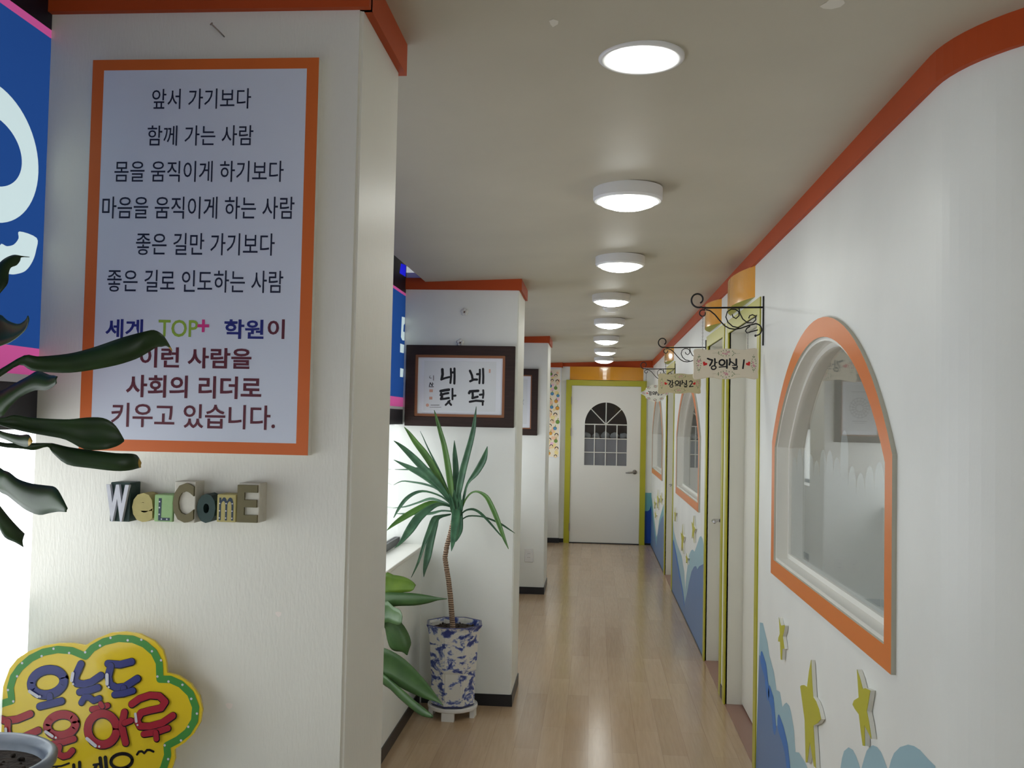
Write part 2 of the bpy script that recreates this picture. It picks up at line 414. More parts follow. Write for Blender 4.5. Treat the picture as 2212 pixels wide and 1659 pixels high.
# ------------------------------------------------------------------ measured outlines (metres)
DRAC = [[[[[-0.8957,1.3,1.5414],[-0.8946,1.299,1.5388],[-0.8934,1.3,1.5363]],[[-0.8685,1.3086,1.5736],[-0.8665,1.3068,1.5691],[-0.8646,1.3086,1.5645]],[[-0.8435,1.3171,1.5876],[-0.8433,1.3152,1.5824],[-0.8431,1.3171,1.5771]],[[-0.8137,1.3257,1.6085],[-0.8169,1.323,1.6018],[-0.8201,1.3257,1.5951]],[[-0.7993,1.3343,1.608],[-0.8031,1.3304,1.5979],[-0.8069,1.3343,1.5878]],[[-0.78,1.3429,1.6102],[-0.783,1.3384,1.5981],[-0.786,1.3429,1.5859]],[[-0.7535,1.3514,1.6152],[-0.7565,1.3461,1.6007],[-0.7594,1.3514,1.5861]],[[-0.7235,1.36,1.6257],[-0.727,1.3536,1.6084],[-0.7306,1.36,1.5911]],[[-0.6897,1.3686,1.6398],[-0.6942,1.361,1.6193],[-0.6987,1.3686,1.5989]],[[-0.6625,1.3771,1.6491],[-0.6681,1.3696,1.6289],[-0.6737,1.3771,1.6087]],[[-0.651,1.3857,1.6528],[-0.6554,1.3794,1.6359],[-0.6598,1.3857,1.619]],[[-0.642,1.3943,1.6475],[-0.6459,1.3905,1.6378],[-0.6499,1.3943,1.6281]],[[-0.6385,1.4029,1.6393],[-0.6426,1.4005,1.6344],[-0.6467,1.4029,1.6295]],[[-0.6378,1.4114,1.6331],[-0.6399,1.4106,1.6323],[-0.6421,1.4114,1.6316]],[[-0.637,1.42,1.6253],[-0.6374,1.4199,1.6253],[-0.6378,1.42,1.6253]]],"tip"],[[[[-0.8957,1.3,1.5414],[-0.8946,1.2986,1.5388],[-0.8934,1.3,1.5363]],[[-0.8583,1.29,1.5445],[-0.8545,1.2851,1.5355],[-0.8507,1.29,1.5266]],[[-0.8184,1.28,1.5553],[-0.8177,1.2712,1.5377],[-0.8169,1.28,1.5201]],[[-0.7925,1.27,1.5656],[-0.7945,1.2623,1.5503],[-0.7965,1.27,1.535]],[[-0.7662,1.26,1.5763],[-0.7709,1.2526,1.5624],[-0.7756,1.26,1.5485]],[[-0.7467,1.25,1.5831],[-0.7482,1.2436,1.5703],[-0.7496,1.25,1.5574]],[[-0.7244,1.24,1.578],[-0.7262,1.2348,1.5677],[-0.7281,1.24,1.5575]],[[-0.7121,1.23,1.5771],[-0.7128,1.2261,1.5694],[-0.7134,1.23,1.5617]],[[-0.7018,1.22,1.5756],[-0.7023,1.2177,1.571],[-0.7028,1.22,1.5664]]],""],[[[[-0.8957,1.3,1.5414],[-0.8946,1.3011,1.5388],[-0.8934,1.3,1.5363]],[[-0.8621,1.3073,1.5265],[-0.8612,1.3093,1.5216],[-0.8603,1.3073,1.5167]],[[-0.8389,1.3145,1.5185],[-0.838,1.3167,1.5133],[-0.8371,1.3145,1.5081]],[[-0.823,1.3218,1.5235],[-0.8226,1.3259,1.5133],[-0.8221,1.3218,1.5031]],[[-0.8031,1.3291,1.52],[-0.8009,1.3337,1.5088],[-0.7987,1.3291,1.4976]],[[-0.7761,1.3364,1.5186],[-0.7773,1.3413,1.5063],[-0.7785,1.3364,1.4939]],[[-0.7524,1.3436,1.5184],[-0.7546,1.3496,1.5037],[-0.7568,1.3436,1.489]],[[-0.73,1.3509,1.5216],[-0.7312,1.36,1.4988],[-0.7324,1.3509,1.476]],[[-0.7101,1.3582,1.5213],[-0.7093,1.3673,1.4985],[-0.7084,1.3582,1.4757]],[[-0.6975,1.3655,1.5135],[-0.6975,1.3725,1.496],[-0.6976,1.3655,1.4785]],[[-0.6916,1.3727,1.5021],[-0.6912,1.3767,1.4923],[-0.6909,1.3727,1.4825]],[[-0.6877,1.38,1.4899],[-0.688,1.3806,1.4885],[-0.6883,1.38,1.4871]]],""],[[[[-0.8957,1.3,1.5414],[-0.8946,1.2989,1.5388],[-0.8934,1.3,1.5363]],[[-0.8617,1.3083,1.5004],[-0.8601,1.3063,1.4955],[-0.8585,1.3083,1.4906]],[[-0.8388,1.3167,1.4844],[-0.8387,1.3155,1.4814],[-0.8386,1.3167,1.4785]],[[-0.8129,1.325,1.4835],[-0.8117,1.3234,1.4795],[-0.8105,1.325,1.4756]],[[-0.7937,1.3333,1.4837],[-0.7956,1.3312,1.4787],[-0.7975,1.3333,1.4737]],[[-0.7819,1.3417,1.4838],[-0.7825,1.3406,1.4811],[-0.7831,1.3417,1.4785]],[[-0.7784,1.35,1.483],[-0.7788,1.3473,1.4763],[-0.7792,1.35,1.4696]],[[-0.759,1.3583,1.4779],[-0.7603,1.3533,1.4654],[-0.7616,1.3583,1.453]],[[-0.7282,1.3667,1.4737],[-0.7295,1.3615,1.4608],[-0.7308,1.3667,1.448]],[[-0.6972,1.375,1.4701],[-0.6974,1.3699,1.4572],[-0.6976,1.375,1.4443]],[[-0.6787,1.3833,1.4696],[-0.6797,1.3784,1.4573],[-0.6807,1.3833,1.445]],[[-0.6728,1.3917,1.4667],[-0.6724,1.3878,1.4571],[-0.6721,1.3917,1.4476]],[[-0.6699,1.4,1.4555],[-0.6702,1.3986,1.452],[-0.6704,1.4,1.4486]]],"tip"],[[[[-0.8957,1.3,1.5414],[-0.8946,1.2989,1.5388],[-0.8934,1.3,1.5363]],[[-0.8457,1.2833,1.5125],[-0.8441,1.281,1.5067],[-0.8425,1.2833,1.501]],[[-0.8076,1.2667,1.5019],[-0.8074,1.2648,1.4971],[-0.8072,1.2667,1.4924]],[[-0.7838,1.25,1.4988],[-0.7849,1.2481,1.4941],[-0.786,1.25,1.4894]],[[-0.7571,1.2333,1.4971],[-0.7584,1.2307,1.4906],[-0.7598,1.2333,1.4842]],[[-0.7361,1.2167,1.4984],[-0.7371,1.2135,1.4905],[-0.738,1.2167,1.4826]],[[-0.7207,1.2,1.4906],[-0.7213,1.1995,1.4894],[-0.7218,1.2,1.4882]]],"tip"],[[[[-0.8957,1.3,1.5414],[-0.8946,1.2986,1.5388],[-0.8934,1.3,1.5363]],[[-0.8533,1.2867,1.4814],[-0.8595,1.2795,1.4684],[-0.8658,1.2867,1.4555]],[[-0.8097,1.2733,1.451],[-0.8108,1.2657,1.4358],[-0.8118,1.2733,1.4206]],[[-0.7878,1.26,1.4459],[-0.7885,1.2522,1.4303],[-0.7891,1.26,1.4146]],[[-0.7661,1.2467,1.4379],[-0.7667,1.2388,1.4221],[-0.7674,1.2467,1.4063]],[[-0.7384,1.2333,1.4333],[-0.7415,1.2245,1.4158],[-0.7447,1.2333,1.3983]],[[-0.7113,1.22,1.4324],[-0.7153,1.2102,1.4133],[-0.7193,1.22,1.3942]],[[-0.6909,1.2067,1.4314],[-0.694,1.1983,1.4149],[-0.6971,1.2067,1.3985]],[[-0.6748,1.1933,1.4215],[-0.6763,1.1884,1.4118],[-0.6778,1.1933,1.402]],[[-0.6588,1.18,1.4078],[-0.6596,1.1788,1.4055],[-0.6604,1.18,1.4031]]],""],[[[[-0.8957,1.3,1.5414],[-0.8946,1.2989,1.5388],[-0.8934,1.3,1.5363]],[[-0.8666,1.3083,1.4545],[-0.873,1.3036,1.4446],[-0.8795,1.3083,1.4346]],[[-0.8495,1.3167,1.4101],[-0.8525,1.3129,1.4012],[-0.8556,1.3167,1.3923]],[[-0.8403,1.325,1.3933],[-0.8418,1.3198,1.3804],[-0.8433,1.325,1.3676]],[[-0.831,1.3333,1.3763],[-0.8338,1.3276,1.3624],[-0.8367,1.3333,1.3484]],[[-0.8216,1.3417,1.3612],[-0.8239,1.3374,1.3508],[-0.8263,1.3417,1.3405]],[[-0.8172,1.35,1.3518],[-0.8175,1.3461,1.3421],[-0.8178,1.35,1.3324]]],""],[[[[-0.8957,1.3,1.5414],[-0.8946,1.3011,1.5388],[-0.8934,1.3,1.5363]],[[-0.8651,1.2857,1.6102],[-0.8594,1.2913,1.5973],[-0.8538,1.2857,1.5845]],[[-0.8306,1.2714,1.6544],[-0.828,1.2798,1.6337],[-0.8254,1.2714,1.6129]],[[-0.8083,1.2571,1.6595],[-0.8067,1.2656,1.6383],[-0.8051,1.2571,1.6172]],[[-0.7889,1.2429,1.6506],[-0.786,1.2488,1.636],[-0.7831,1.2429,1.6214]],[[-0.7648,1.2286,1.6445],[-0.7632,1.2317,1.6368],[-0.7616,1.2286,1.6291]],[[-0.7459,1.2143,1.6482],[-0.7451,1.2165,1.6427],[-0.7442,1.2143,1.6372]],[[-0.7336,1.2,1.6529],[-0.7329,1.2012,1.6498],[-0.7321,1.2,1.6468]]],""],[[[[-0.8957,1.3,1.5414],[-0.8946,1.2989,1.5388],[-0.8934,1.3,1.5363]],[[-0.8862,1.306,1.6245],[-0.8775,1.3025,1.623],[-0.8688,1.306,1.6214]],[[-0.8784,1.312,1.6714],[-0.8682,1.3077,1.6748],[-0.8579,1.312,1.6782]],[[-0.8638,1.318,1.6922],[-0.8562,1.3149,1.6943],[-0.8487,1.318,1.6963]],[[-0.8659,1.324,1.7163],[-0.8536,1.319,1.7141],[-0.8413,1.324,1.7119]],[[-0.8636,1.33,1.7354],[-0.854,1.3258,1.7314],[-0.8443,1.33,1.7275]],[[-0.8581,1.336,1.7472],[-0.8515,1.3326,1.7418],[-0.845,1.336,1.7365]],[[-0.8523,1.342,1.7537],[-0.8463,1.3385,1.7473],[-0.8404,1.342,1.7409]],[[-0.8476,1.348,1.7568],[-0.8435,1.3456,1.7524],[-0.8395,1.348,1.748]],[[-0.8421,1.354,1.7565],[-0.8417,1.3536,1.7554],[-0.8413,1.354,1.7544]],[[-0.8322,1.36,1.7562],[-0.8322,1.3599,1.7558],[-0.8321,1.36,1.7555]]],""],[[[[-0.8957,1.3,1.5414],[-0.8946,1.2989,1.5388],[-0.8934,1.3,1.5363]],[[-0.8935,1.25,1.5945],[-0.8866,1.2463,1.5884],[-0.8797,1.25,1.5822]],[[-0.8909,1.2,1.6157],[-0.8838,1.1933,1.6007],[-0.8767,1.2,1.5856]],[[-0.8964,1.15,1.5999],[-0.8895,1.1436,1.5854],[-0.8827,1.15,1.571]],[[-0.8913,1.1,1.5628],[-0.8906,1.0989,1.56],[-0.8899,1.1,1.5573]]],""],[[[[-0.8957,1.3,1.5414],[-0.8946,1.2989,1.5388],[-0.8934,1.3,1.5363]],[[-0.8973,1.25,1.5315],[-0.8934,1.2448,1.519],[-0.8895,1.25,1.5065]],[[-0.8986,1.2,1.5065],[-0.8947,1.1938,1.4915],[-0.8908,1.2,1.4765]],[[-0.902,1.15,1.4603],[-0.9003,1.1481,1.456],[-0.8985,1.15,1.4517]]],""],[[[[-0.8957,1.3,1.5414],[-0.8946,1.2989,1.5388],[-0.8934,1.3,1.5363]],[[-0.8998,1.2875,1.5968],[-0.8913,1.2841,1.5969],[-0.8828,1.2875,1.5971]],[[-0.9007,1.275,1.6604],[-0.8873,1.2695,1.6638],[-0.8739,1.275,1.6672]],[[-0.9144,1.2625,1.7101],[-0.9012,1.2566,1.7167],[-0.8881,1.2625,1.7232]],[[-0.9272,1.25,1.7464],[-0.9266,1.2496,1.747],[-0.9259,1.25,1.7477]]],""]]
DRAC_TRUNK = [[-0.8619,1.3,1.0385,0.016],[-0.8674,1.3,1.1335,0.015],[-0.8799,1.3,1.2609,0.014],[-0.8828,1.3,1.3897,0.0135],[-0.8912,1.3,1.4868,0.0125],[-0.895,1.3,1.5401,0.01]]
DRAC_POT = [-0.8589,1.3,1.0469]
YUCCA = [[[[-0.7271,5.03,1.0786],[-0.721,5.0327,1.0794],[-0.7149,5.03,1.0803]],[[-0.7519,5.0317,1.1859],[-0.7361,5.0387,1.1882],[-0.7202,5.0317,1.1906]],[[-0.77,5.0333,1.2944],[-0.7543,5.0404,1.2973],[-0.7385,5.0333,1.3002]],[[-0.7885,5.035,1.3911],[-0.7753,5.041,1.3944],[-0.7621,5.035,1.3976]],[[-0.8055,5.0367,1.4517],[-0.7943,5.0418,1.455],[-0.783,5.0367,1.4584]],[[-0.821,5.0383,1.5133],[-0.8127,5.0421,1.5158],[-0.8044,5.0383,1.5184]],[[-0.8339,5.04,1.5765],[-0.833,5.0404,1.5768],[-0.8321,5.04,1.577]]],[[[-0.7296,5.03,1.0767],[-0.7241,5.0327,1.0793],[-0.7185,5.03,1.082]],[[-0.7932,5.022,1.1933],[-0.781,5.0281,1.1998],[-0.7688,5.022,1.2064]],[[-0.8719,5.014,1.3157],[-0.8566,5.0221,1.326],[-0.8413,5.014,1.3363]],[[-0.9304,5.006,1.395],[-0.9188,5.0125,1.4039],[-0.9071,5.006,1.4129]],[[-0.9624,4.998,1.4498],[-0.9556,5.0018,1.455],[-0.9488,4.998,1.4602]],[[-0.9802,4.99,1.4844],[-0.9794,4.9904,1.485],[-0.9787,4.99,1.4856]]],[[[-0.7288,5.03,1.1017],[-0.7246,5.032,1.1036],[-0.7204,5.03,1.1055]],[[-0.7855,5.052,1.2138],[-0.7799,5.0547,1.2163],[-0.7743,5.052,1.2189]],[[-0.827,5.074,1.2916],[-0.8225,5.0762,1.2939],[-0.8181,5.074,1.2961]],[[-0.8748,5.096,1.3769],[-0.872,5.0974,1.3783],[-0.8692,5.096,1.3797]],[[-0.904,5.118,1.4323],[-0.9023,5.1188,1.4331],[-0.9006,5.118,1.4339]],[[-0.9233,5.14,1.4633],[-0.9227,5.1403,1.4636],[-0.9222,5.14,1.4639]]],[[[-0.7356,5.03,1.0997],[-0.7308,5.0327,1.1034],[-0.7259,5.03,1.1072]],[[-0.8076,5.002,1.1846],[-0.7961,5.0087,1.1946],[-0.7847,5.002,1.2047]],[[-0.9052,4.974,1.2831],[-0.8919,4.9823,1.2965],[-0.8785,4.974,1.3098]],[[-0.9647,4.946,1.3522],[-0.9555,4.952,1.3623],[-0.9463,4.946,1.3723]],[[-0.9975,4.918,1.3929],[-0.9935,4.9209,1.3981],[-0.9895,4.918,1.4034]],[[-1.0129,4.89,1.4137],[-1.0124,4.8904,1.4144],[-1.0119,4.89,1.4152]]],[[[-0.7353,5.03,1.0934],[-0.7306,5.0327,1.0974],[-0.726,5.03,1.1014]],[[-0.8016,5.022,1.16],[-0.7926,5.0277,1.1692],[-0.7836,5.022,1.1783]],[[-0.877,5.014,1.2164],[-0.8667,5.0221,1.2315],[-0.8563,5.014,1.2467]],[[-0.9463,5.006,1.2573],[-0.9401,5.012,1.2696],[-0.934,5.006,1.2819]],[[-0.9977,4.998,1.2899],[-0.9948,5.0009,1.296],[-0.9919,4.998,1.302]],[[-1.031,4.99,1.3128],[-1.0306,4.9904,1.3137],[-1.0302,4.99,1.3145]]],[[[-0.7426,5.03,1.1183],[-0.7373,5.0327,1.1215],[-0.7321,5.03,1.1247]],[[-0.8158,5.042,1.2298],[-0.8097,5.0454,1.2345],[-0.8036,5.042,1.2391]],[[-0.8576,5.054,1.2636],[-0.8559,5.0562,1.2682],[-0.8541,5.054,1.2728]],[[-0.9138,5.066,1.265],[-0.914,5.0682,1.2699],[-0.9143,5.066,1.2748]],[[-0.972,5.078,1.2568],[-0.9723,5.0796,1.2605],[-0.9726,5.078,1.2642]],[[-1.0437,5.09,1.2578],[-1.0437,5.0904,1.2587],[-1.0437,5.09,1.2597]]],[[[-0.7363,5.03,1.0887],[-0.7336,5.0316,1.0912],[-0.7308,5.03,1.0937]],[[-0.8047,5.042,1.1575],[-0.8018,5.0442,1.1615],[-0.7989,5.042,1.1654]],[[-0.874,5.054,1.181],[-0.8725,5.0564,1.1863],[-0.8711,5.054,1.1916]],[[-0.9439,5.066,1.1917],[-0.9434,5.0679,1.196],[-0.9429,5.066,1.2003]],[[-1.0015,5.078,1.1953],[-1.002,5.0792,1.1981],[-1.0026,5.078,1.2008]],[[-1.0475,5.09,1.1755],[-1.0479,5.0904,1.1764],[-1.0483,5.09,1.1772]]],[[[-0.7264,5.03,1.0795],[-0.7241,5.0316,1.0824],[-0.7218,5.03,1.0852]],[[-0.7802,5.015,1.1238],[-0.7782,5.0169,1.1276],[-0.7762,5.015,1.1314]],[[-0.8568,5.0,1.149],[-0.8562,5.0021,1.1538],[-0.8555,5.0,1.1586]],[[-0.9057,4.985,1.1401],[-0.9086,4.9885,1.1475],[-0.9114,4.985,1.1548]],[[-0.9473,4.97,1.1102],[-0.954,4.9743,1.1172],[-0.9607,4.97,1.1242]],[[-0.9799,4.955,1.0683],[-0.9866,4.9585,1.0724],[-0.9933,4.955,1.0766]],[[-1.0111,4.94,1.0183],[-1.0127,4.9408,1.0191],[-1.0143,4.94,1.0199]]],[[[-0.7254,5.03,1.0759],[-0.7241,5.0316,1.0793],[-0.7227,5.03,1.0828]],[[-0.7976,5.052,1.0971],[-0.7958,5.0547,1.1029],[-0.794,5.052,1.1088]],[[-0.8485,5.074,1.1028],[-0.8493,5.0772,1.1101],[-0.8501,5.074,1.1174]],[[-0.9134,5.096,1.0822],[-0.915,5.0982,1.0869],[-0.9166,5.096,1.0915]],[[-0.9867,5.118,1.0578],[-0.9876,5.1196,1.0614],[-0.9885,5.118,1.065]],[[-1.058,5.14,1.0488],[-1.0582,5.1405,1.05],[-1.0584,5.14,1.0512]]],[[[-0.725,5.03,1.0722],[-0.724,5.0319,1.0763],[-0.723,5.03,1.0804]],[[-0.7892,5.0067,1.0887],[-0.7884,5.0093,1.0947],[-0.7876,5.0067,1.1007]],[[-0.8298,4.9833,1.0839],[-0.8335,4.9886,1.0953],[-0.8373,4.9833,1.1068]],[[-0.8939,4.96,1.0459],[-0.9018,4.9669,1.0594],[-0.9097,4.96,1.0729]],[[-0.9552,4.9367,1.009],[-0.9634,4.943,1.0209],[-0.9715,4.9367,1.0327]],[[-1.0039,4.9133,0.9797],[-1.0094,4.917,0.9861],[-1.0148,4.9133,0.9925]],[[-1.0363,4.89,0.9575],[-1.037,4.8904,0.9581],[-1.0376,4.89,0.9588]]],[[[-0.7251,5.03,1.0692],[-0.7239,5.0319,1.0733],[-0.7227,5.03,1.0774]],[[-0.7676,4.99,1.0831],[-0.7673,4.9933,1.0906],[-0.767,4.99,1.0981]],[[-0.8028,4.95,1.0721],[-0.8094,4.9559,1.0838],[-0.816,4.95,1.0955]],[[-0.8581,4.91,1.0173],[-0.8738,4.9195,1.032],[-0.8895,4.91,1.0467]],[[-0.8952,4.87,0.958],[-0.913,4.8794,0.97],[-0.9307,4.87,0.9819]],[[-0.9448,4.83,0.9039],[-0.9513,4.8336,0.9089],[-0.9579,4.83,0.914]],[[-0.9728,4.79,0.8848],[-0.9734,4.7904,0.8854],[-0.974,4.79,0.886]]],[[[-0.7267,5.03,1.0477],[-0.7265,5.0319,1.052],[-0.7263,5.03,1.0562]],[[-0.7801,5.042,1.0476],[-0.7807,5.0441,1.0524],[-0.7812,5.042,1.0572]],[[-0.8303,5.054,1.0305],[-0.8317,5.0572,1.0377],[-0.8331,5.054,1.0448]],[[-0.8892,5.066,1.0239],[-0.8895,5.0687,1.03],[-0.8898,5.066,1.0361]],[[-0.9664,5.078,1.023],[-0.9665,5.0802,1.0279],[-0.9665,5.078,1.0328]],[[-1.0314,5.09,1.0243],[-1.0315,5.0905,1.0255],[-1.0315,5.09,1.0268]]],[[[-0.7286,5.03,1.0332],[-0.7292,5.0316,1.0367],[-0.7299,5.03,1.0403]],[[-0.7837,4.9983,1.0233],[-0.7855,5.001,1.0291],[-0.7873,4.9983,1.0348]],[[-0.796,4.9667,1.0093],[-0.8075,4.9726,1.0165],[-0.8191,4.9667,1.0236]],[[-0.8161,4.935,0.9491],[-0.828,4.9406,0.9535],[-0.8399,4.935,0.9578]],[[-0.8367,4.9033,0.8947],[-0.8453,4.9073,0.8973],[-0.8539,4.9033,0.9]],[[-0.8617,4.8717,0.8047],[-0.8674,4.8743,0.8066],[-0.873,4.8717,0.8085]],[[-0.8946,4.84,0.7341],[-0.8954,4.8404,0.7344],[-0.8963,4.84,0.7348]]],[[[-0.7344,5.03,1.0306],[-0.7353,5.0313,1.0335],[-0.7362,5.03,1.0364]],[[-0.7843,5.015,1.0134],[-0.7879,5.0177,1.0183],[-0.7915,5.015,1.0232]],[[-0.7922,5.0,0.9784],[-0.8061,5.0064,0.983],[-0.82,5.0,0.9877]],[[-0.807,4.985,0.8959],[-0.8261,4.9936,0.8999],[-0.8452,4.985,0.9038]],[[-0.819,4.97,0.8204],[-0.8369,4.978,0.8235],[-0.8549,4.97,0.8266]],[[-0.839,4.955,0.7582],[-0.848,4.959,0.7596],[-0.8569,4.955,0.7609]],[[-0.8481,4.94,0.723],[-0.8493,4.9405,0.7231],[-0.8505,4.94,0.7233]]],[[[-0.6781,5.03,1.0785],[-0.6995,5.0394,1.08],[-0.7209,5.03,1.0815]],[[-0.6728,4.965,1.024],[-0.6952,4.9749,1.0259],[-0.7175,4.965,1.0277]],[[-0.6761,4.9,0.9599],[-0.6934,4.9076,0.9614],[-0.7106,4.9,0.9629]],[[-0.6772,4.835,0.9152],[-0.6889,4.8402,0.9165],[-0.7006,4.835,0.9177]],[[-0.6853,4.77,0.8814],[-0.6862,4.7704,0.8815],[-0.687,4.77,0.8816]]],[[[-0.6686,5.03,1.0445],[-0.6833,5.0365,1.0441],[-0.6981,5.03,1.0437]],[[-0.6623,5.0075,0.992],[-0.679,5.0149,0.992],[-0.6958,5.0075,0.9921]],[[-0.6618,4.985,0.9555],[-0.6782,4.9923,0.9584],[-0.6946,4.985,0.9613]],[[-0.6763,4.9625,0.922],[-0.6864,4.9671,0.9248],[-0.6966,4.9625,0.9276]],[[-0.6874,4.94,0.9062],[-0.6888,4.9407,0.9066],[-0.6903,4.94,0.9069]]],[[[-0.7123,5.03,1.1037],[-0.7031,5.0341,1.1042],[-0.6939,5.03,1.1047]],[[-0.7278,5.0575,1.1988],[-0.7123,5.0643,1.1994],[-0.6969,5.0575,1.2001]],[[-0.7334,5.085,1.2705],[-0.7179,5.0918,1.2714],[-0.7024,5.085,1.2722]],[[-0.7403,5.1125,1.3432],[-0.7285,5.1177,1.344],[-0.7166,5.1125,1.3449]],[[-0.7376,5.14,1.4176],[-0.7366,5.1404,1.4177],[-0.7357,5.14,1.4177]]],[[[-0.7057,5.03,1.0868],[-0.6996,5.0327,1.0861],[-0.6936,5.03,1.0854]],[[-0.7042,5.0233,1.1741],[-0.6884,5.0303,1.1718],[-0.6726,5.0233,1.1696]],[[-0.6886,5.0167,1.2672],[-0.6712,5.0245,1.2636],[-0.6538,5.0167,1.2601]],[[-0.6634,5.01,1.3591],[-0.6479,5.017,1.3554],[-0.6324,5.01,1.3517]],[[-0.6429,5.0033,1.4316],[-0.6291,5.0095,1.4287],[-0.6154,5.0033,1.4258]],[[-0.6266,4.9967,1.4971],[-0.6157,5.0015,1.4957],[-0.6049,4.9967,1.4943]],[[-0.6059,4.99,1.5989],[-0.605,4.9904,1.5988],[-0.6041,4.99,1.5987]]],[[[-0.6764,5.03,1.0815],[-0.6719,5.032,1.0808],[-0.6674,5.03,1.0801]],[[-0.6684,5.015,1.1321],[-0.6618,5.018,1.1307],[-0.6553,5.015,1.1294]],[[-0.6486,5.0,1.2013],[-0.6431,5.0027,1.1987],[-0.6376,5.0,1.1962]],[[-0.6125,4.985,1.2631],[-0.5998,4.9917,1.2549],[-0.5871,4.985,1.2468]],[[-0.5781,4.97,1.3236],[-0.5631,4.9773,1.3166],[-0.548,4.97,1.3096]],[[-0.5573,4.955,1.3623],[-0.5472,4.9596,1.3595],[-0.537,4.955,1.3567]],[[-0.5382,4.94,1.3962],[-0.5373,4.9404,1.396],[-0.5364,4.94,1.3958]]],[[[-0.678,5.03,1.0637],[-0.6746,5.0316,1.0625],[-0.6711,5.03,1.0614]],[[-0.6587,5.0125,1.115],[-0.655,5.0144,1.113],[-0.6512,5.0125,1.111]],[[-0.6255,4.995,1.1548],[-0.6231,4.9969,1.1514],[-0.6207,4.995,1.1479]],[[-0.5836,4.9775,1.1662],[-0.5847,4.9799,1.1609],[-0.5858,4.9775,1.1556]],[[-0.532,4.96,1.1457],[-0.5399,4.9648,1.1382],[-0.5478,4.96,1.1308]],[[-0.4956,4.9425,1.0926],[-0.5069,4.948,1.087],[-0.5181,4.9425,1.0813]],[[-0.4627,4.925,1.023],[-0.4737,4.9303,1.0184],[-0.4847,4.925,1.0139]],[[-0.4329,4.9075,0.942],[-0.4406,4.9112,0.9388],[-0.4483,4.9075,0.9356]],[[-0.4131,4.89,0.8854],[-0.4142,4.8905,0.8849],[-0.4153,4.89,0.8844]]],[[[-0.6763,5.03,1.0442],[-0.6741,5.0316,1.0413],[-0.6718,5.03,1.0385]],[[-0.6528,5.04,1.0632],[-0.6513,5.0419,1.0593],[-0.6497,5.04,1.0553]],[[-0.6147,5.05,1.0696],[-0.6158,5.0527,1.0636],[-0.6169,5.05,1.0576]],[[-0.5756,5.06,1.0497],[-0.5797,5.063,1.0443],[-0.5837,5.06,1.0389]],[[-0.5328,5.07,1.0057],[-0.5368,5.0724,1.0019],[-0.5408,5.07,0.9981]],[[-0.4784,5.08,0.941],[-0.4811,5.0816,0.9386],[-0.4838,5.08,0.9361]],[[-0.4559,5.09,0.9116],[-0.4568,5.0905,0.9107],[-0.4578,5.09,0.9099]]],[[[-0.6688,5.03,1.0169],[-0.6673,5.0313,1.0143],[-0.6659,5.03,1.0116]],[[-0.64,5.0483,1.0321],[-0.6394,5.0499,1.0285],[-0.6387,5.0483,1.0249]],[[-0.5796,5.0667,1.0302],[-0.58,5.0683,1.0266],[-0.5805,5.0667,1.023]],[[-0.5311,5.085,1.0168],[-0.5325,5.0869,1.0128],[-0.5339,5.085,1.0087]],[[-0.476,5.1033,0.9924],[-0.4782,5.1055,0.988],[-0.4805,5.1033,0.9836]],[[-0.4341,5.1217,0.9629],[-0.436,5.1233,0.9597],[-0.438,5.1217,0.9566]],[[-0.4025,5.14,0.9367],[-0.403,5.1404,0.936],[-0.4035,5.14,0.9352]]],[[[-0.7165,5.03,1.0208],[-0.7031,5.0359,1.0223],[-0.6897,5.03,1.0238]],[[-0.7256,5.0167,1.073],[-0.7067,5.025,1.0749],[-0.6878,5.0167,1.0768]],[[-0.7212,5.0033,1.1233],[-0.709,5.0087,1.1243],[-0.6968,5.0033,1.1253]],[[-0.7114,4.99,1.1674],[-0.7099,4.9907,1.1675],[-0.7084,4.99,1.1676]]],[[[-0.7079,5.03,1.0203],[-0.6944,5.0359,1.0195],[-0.681,5.03,1.0188]],[[-0.706,5.0167,1.0735],[-0.6895,5.0239,1.0724],[-0.673,5.0167,1.0712]],[[-0.6929,5.0033,1.12],[-0.6832,5.0076,1.119],[-0.6735,5.0033,1.118]],[[-0.6775,4.99,1.1625],[-0.6763,4.9905,1.1624],[-0.675,4.99,1.1622]]],[[[-0.7227,5.03,1.0292],[-0.7137,5.0341,1.0311],[-0.7047,5.03,1.033]],[[-0.733,5.01,1.0722],[-0.7198,5.0159,1.0751],[-0.7067,5.01,1.078]],[[-0.7347,4.99,1.1168],[-0.7265,4.9938,1.1188],[-0.7182,4.99,1.1209]],[[-0.7333,4.97,1.1499],[-0.7321,4.9705,1.1503],[-0.731,4.97,1.1506]]],[[[-0.6975,5.03,1.0344],[-0.6874,5.0346,1.0319],[-0.6773,5.03,1.0294]],[[-0.6876,5.01,1.0663],[-0.6768,5.0148,1.0643],[-0.666,5.01,1.0622]],[[-0.6765,4.99,1.0973],[-0.6699,4.9929,1.0963],[-0.6633,4.99,1.0953]],[[-0.6627,4.97,1.1283],[-0.6618,4.9704,1.1282],[-0.6609,4.97,1.128]]]]
YUCCA_TRUNK = [[-0.7063,5.03,0.4387,0.0145],[-0.7128,5.03,0.5145,0.014],[-0.7223,5.03,0.6093,0.0135],[-0.7339,5.03,0.6922,0.013],[-0.7477,5.03,0.7633,0.0125],[-0.7561,5.03,0.8108,0.0125],[-0.7478,5.03,0.8708,0.0125],[-0.7322,5.03,0.931,0.0125],[-0.7123,5.03,1.0154,0.0135],[-0.704,5.03,1.0755,0.013]]
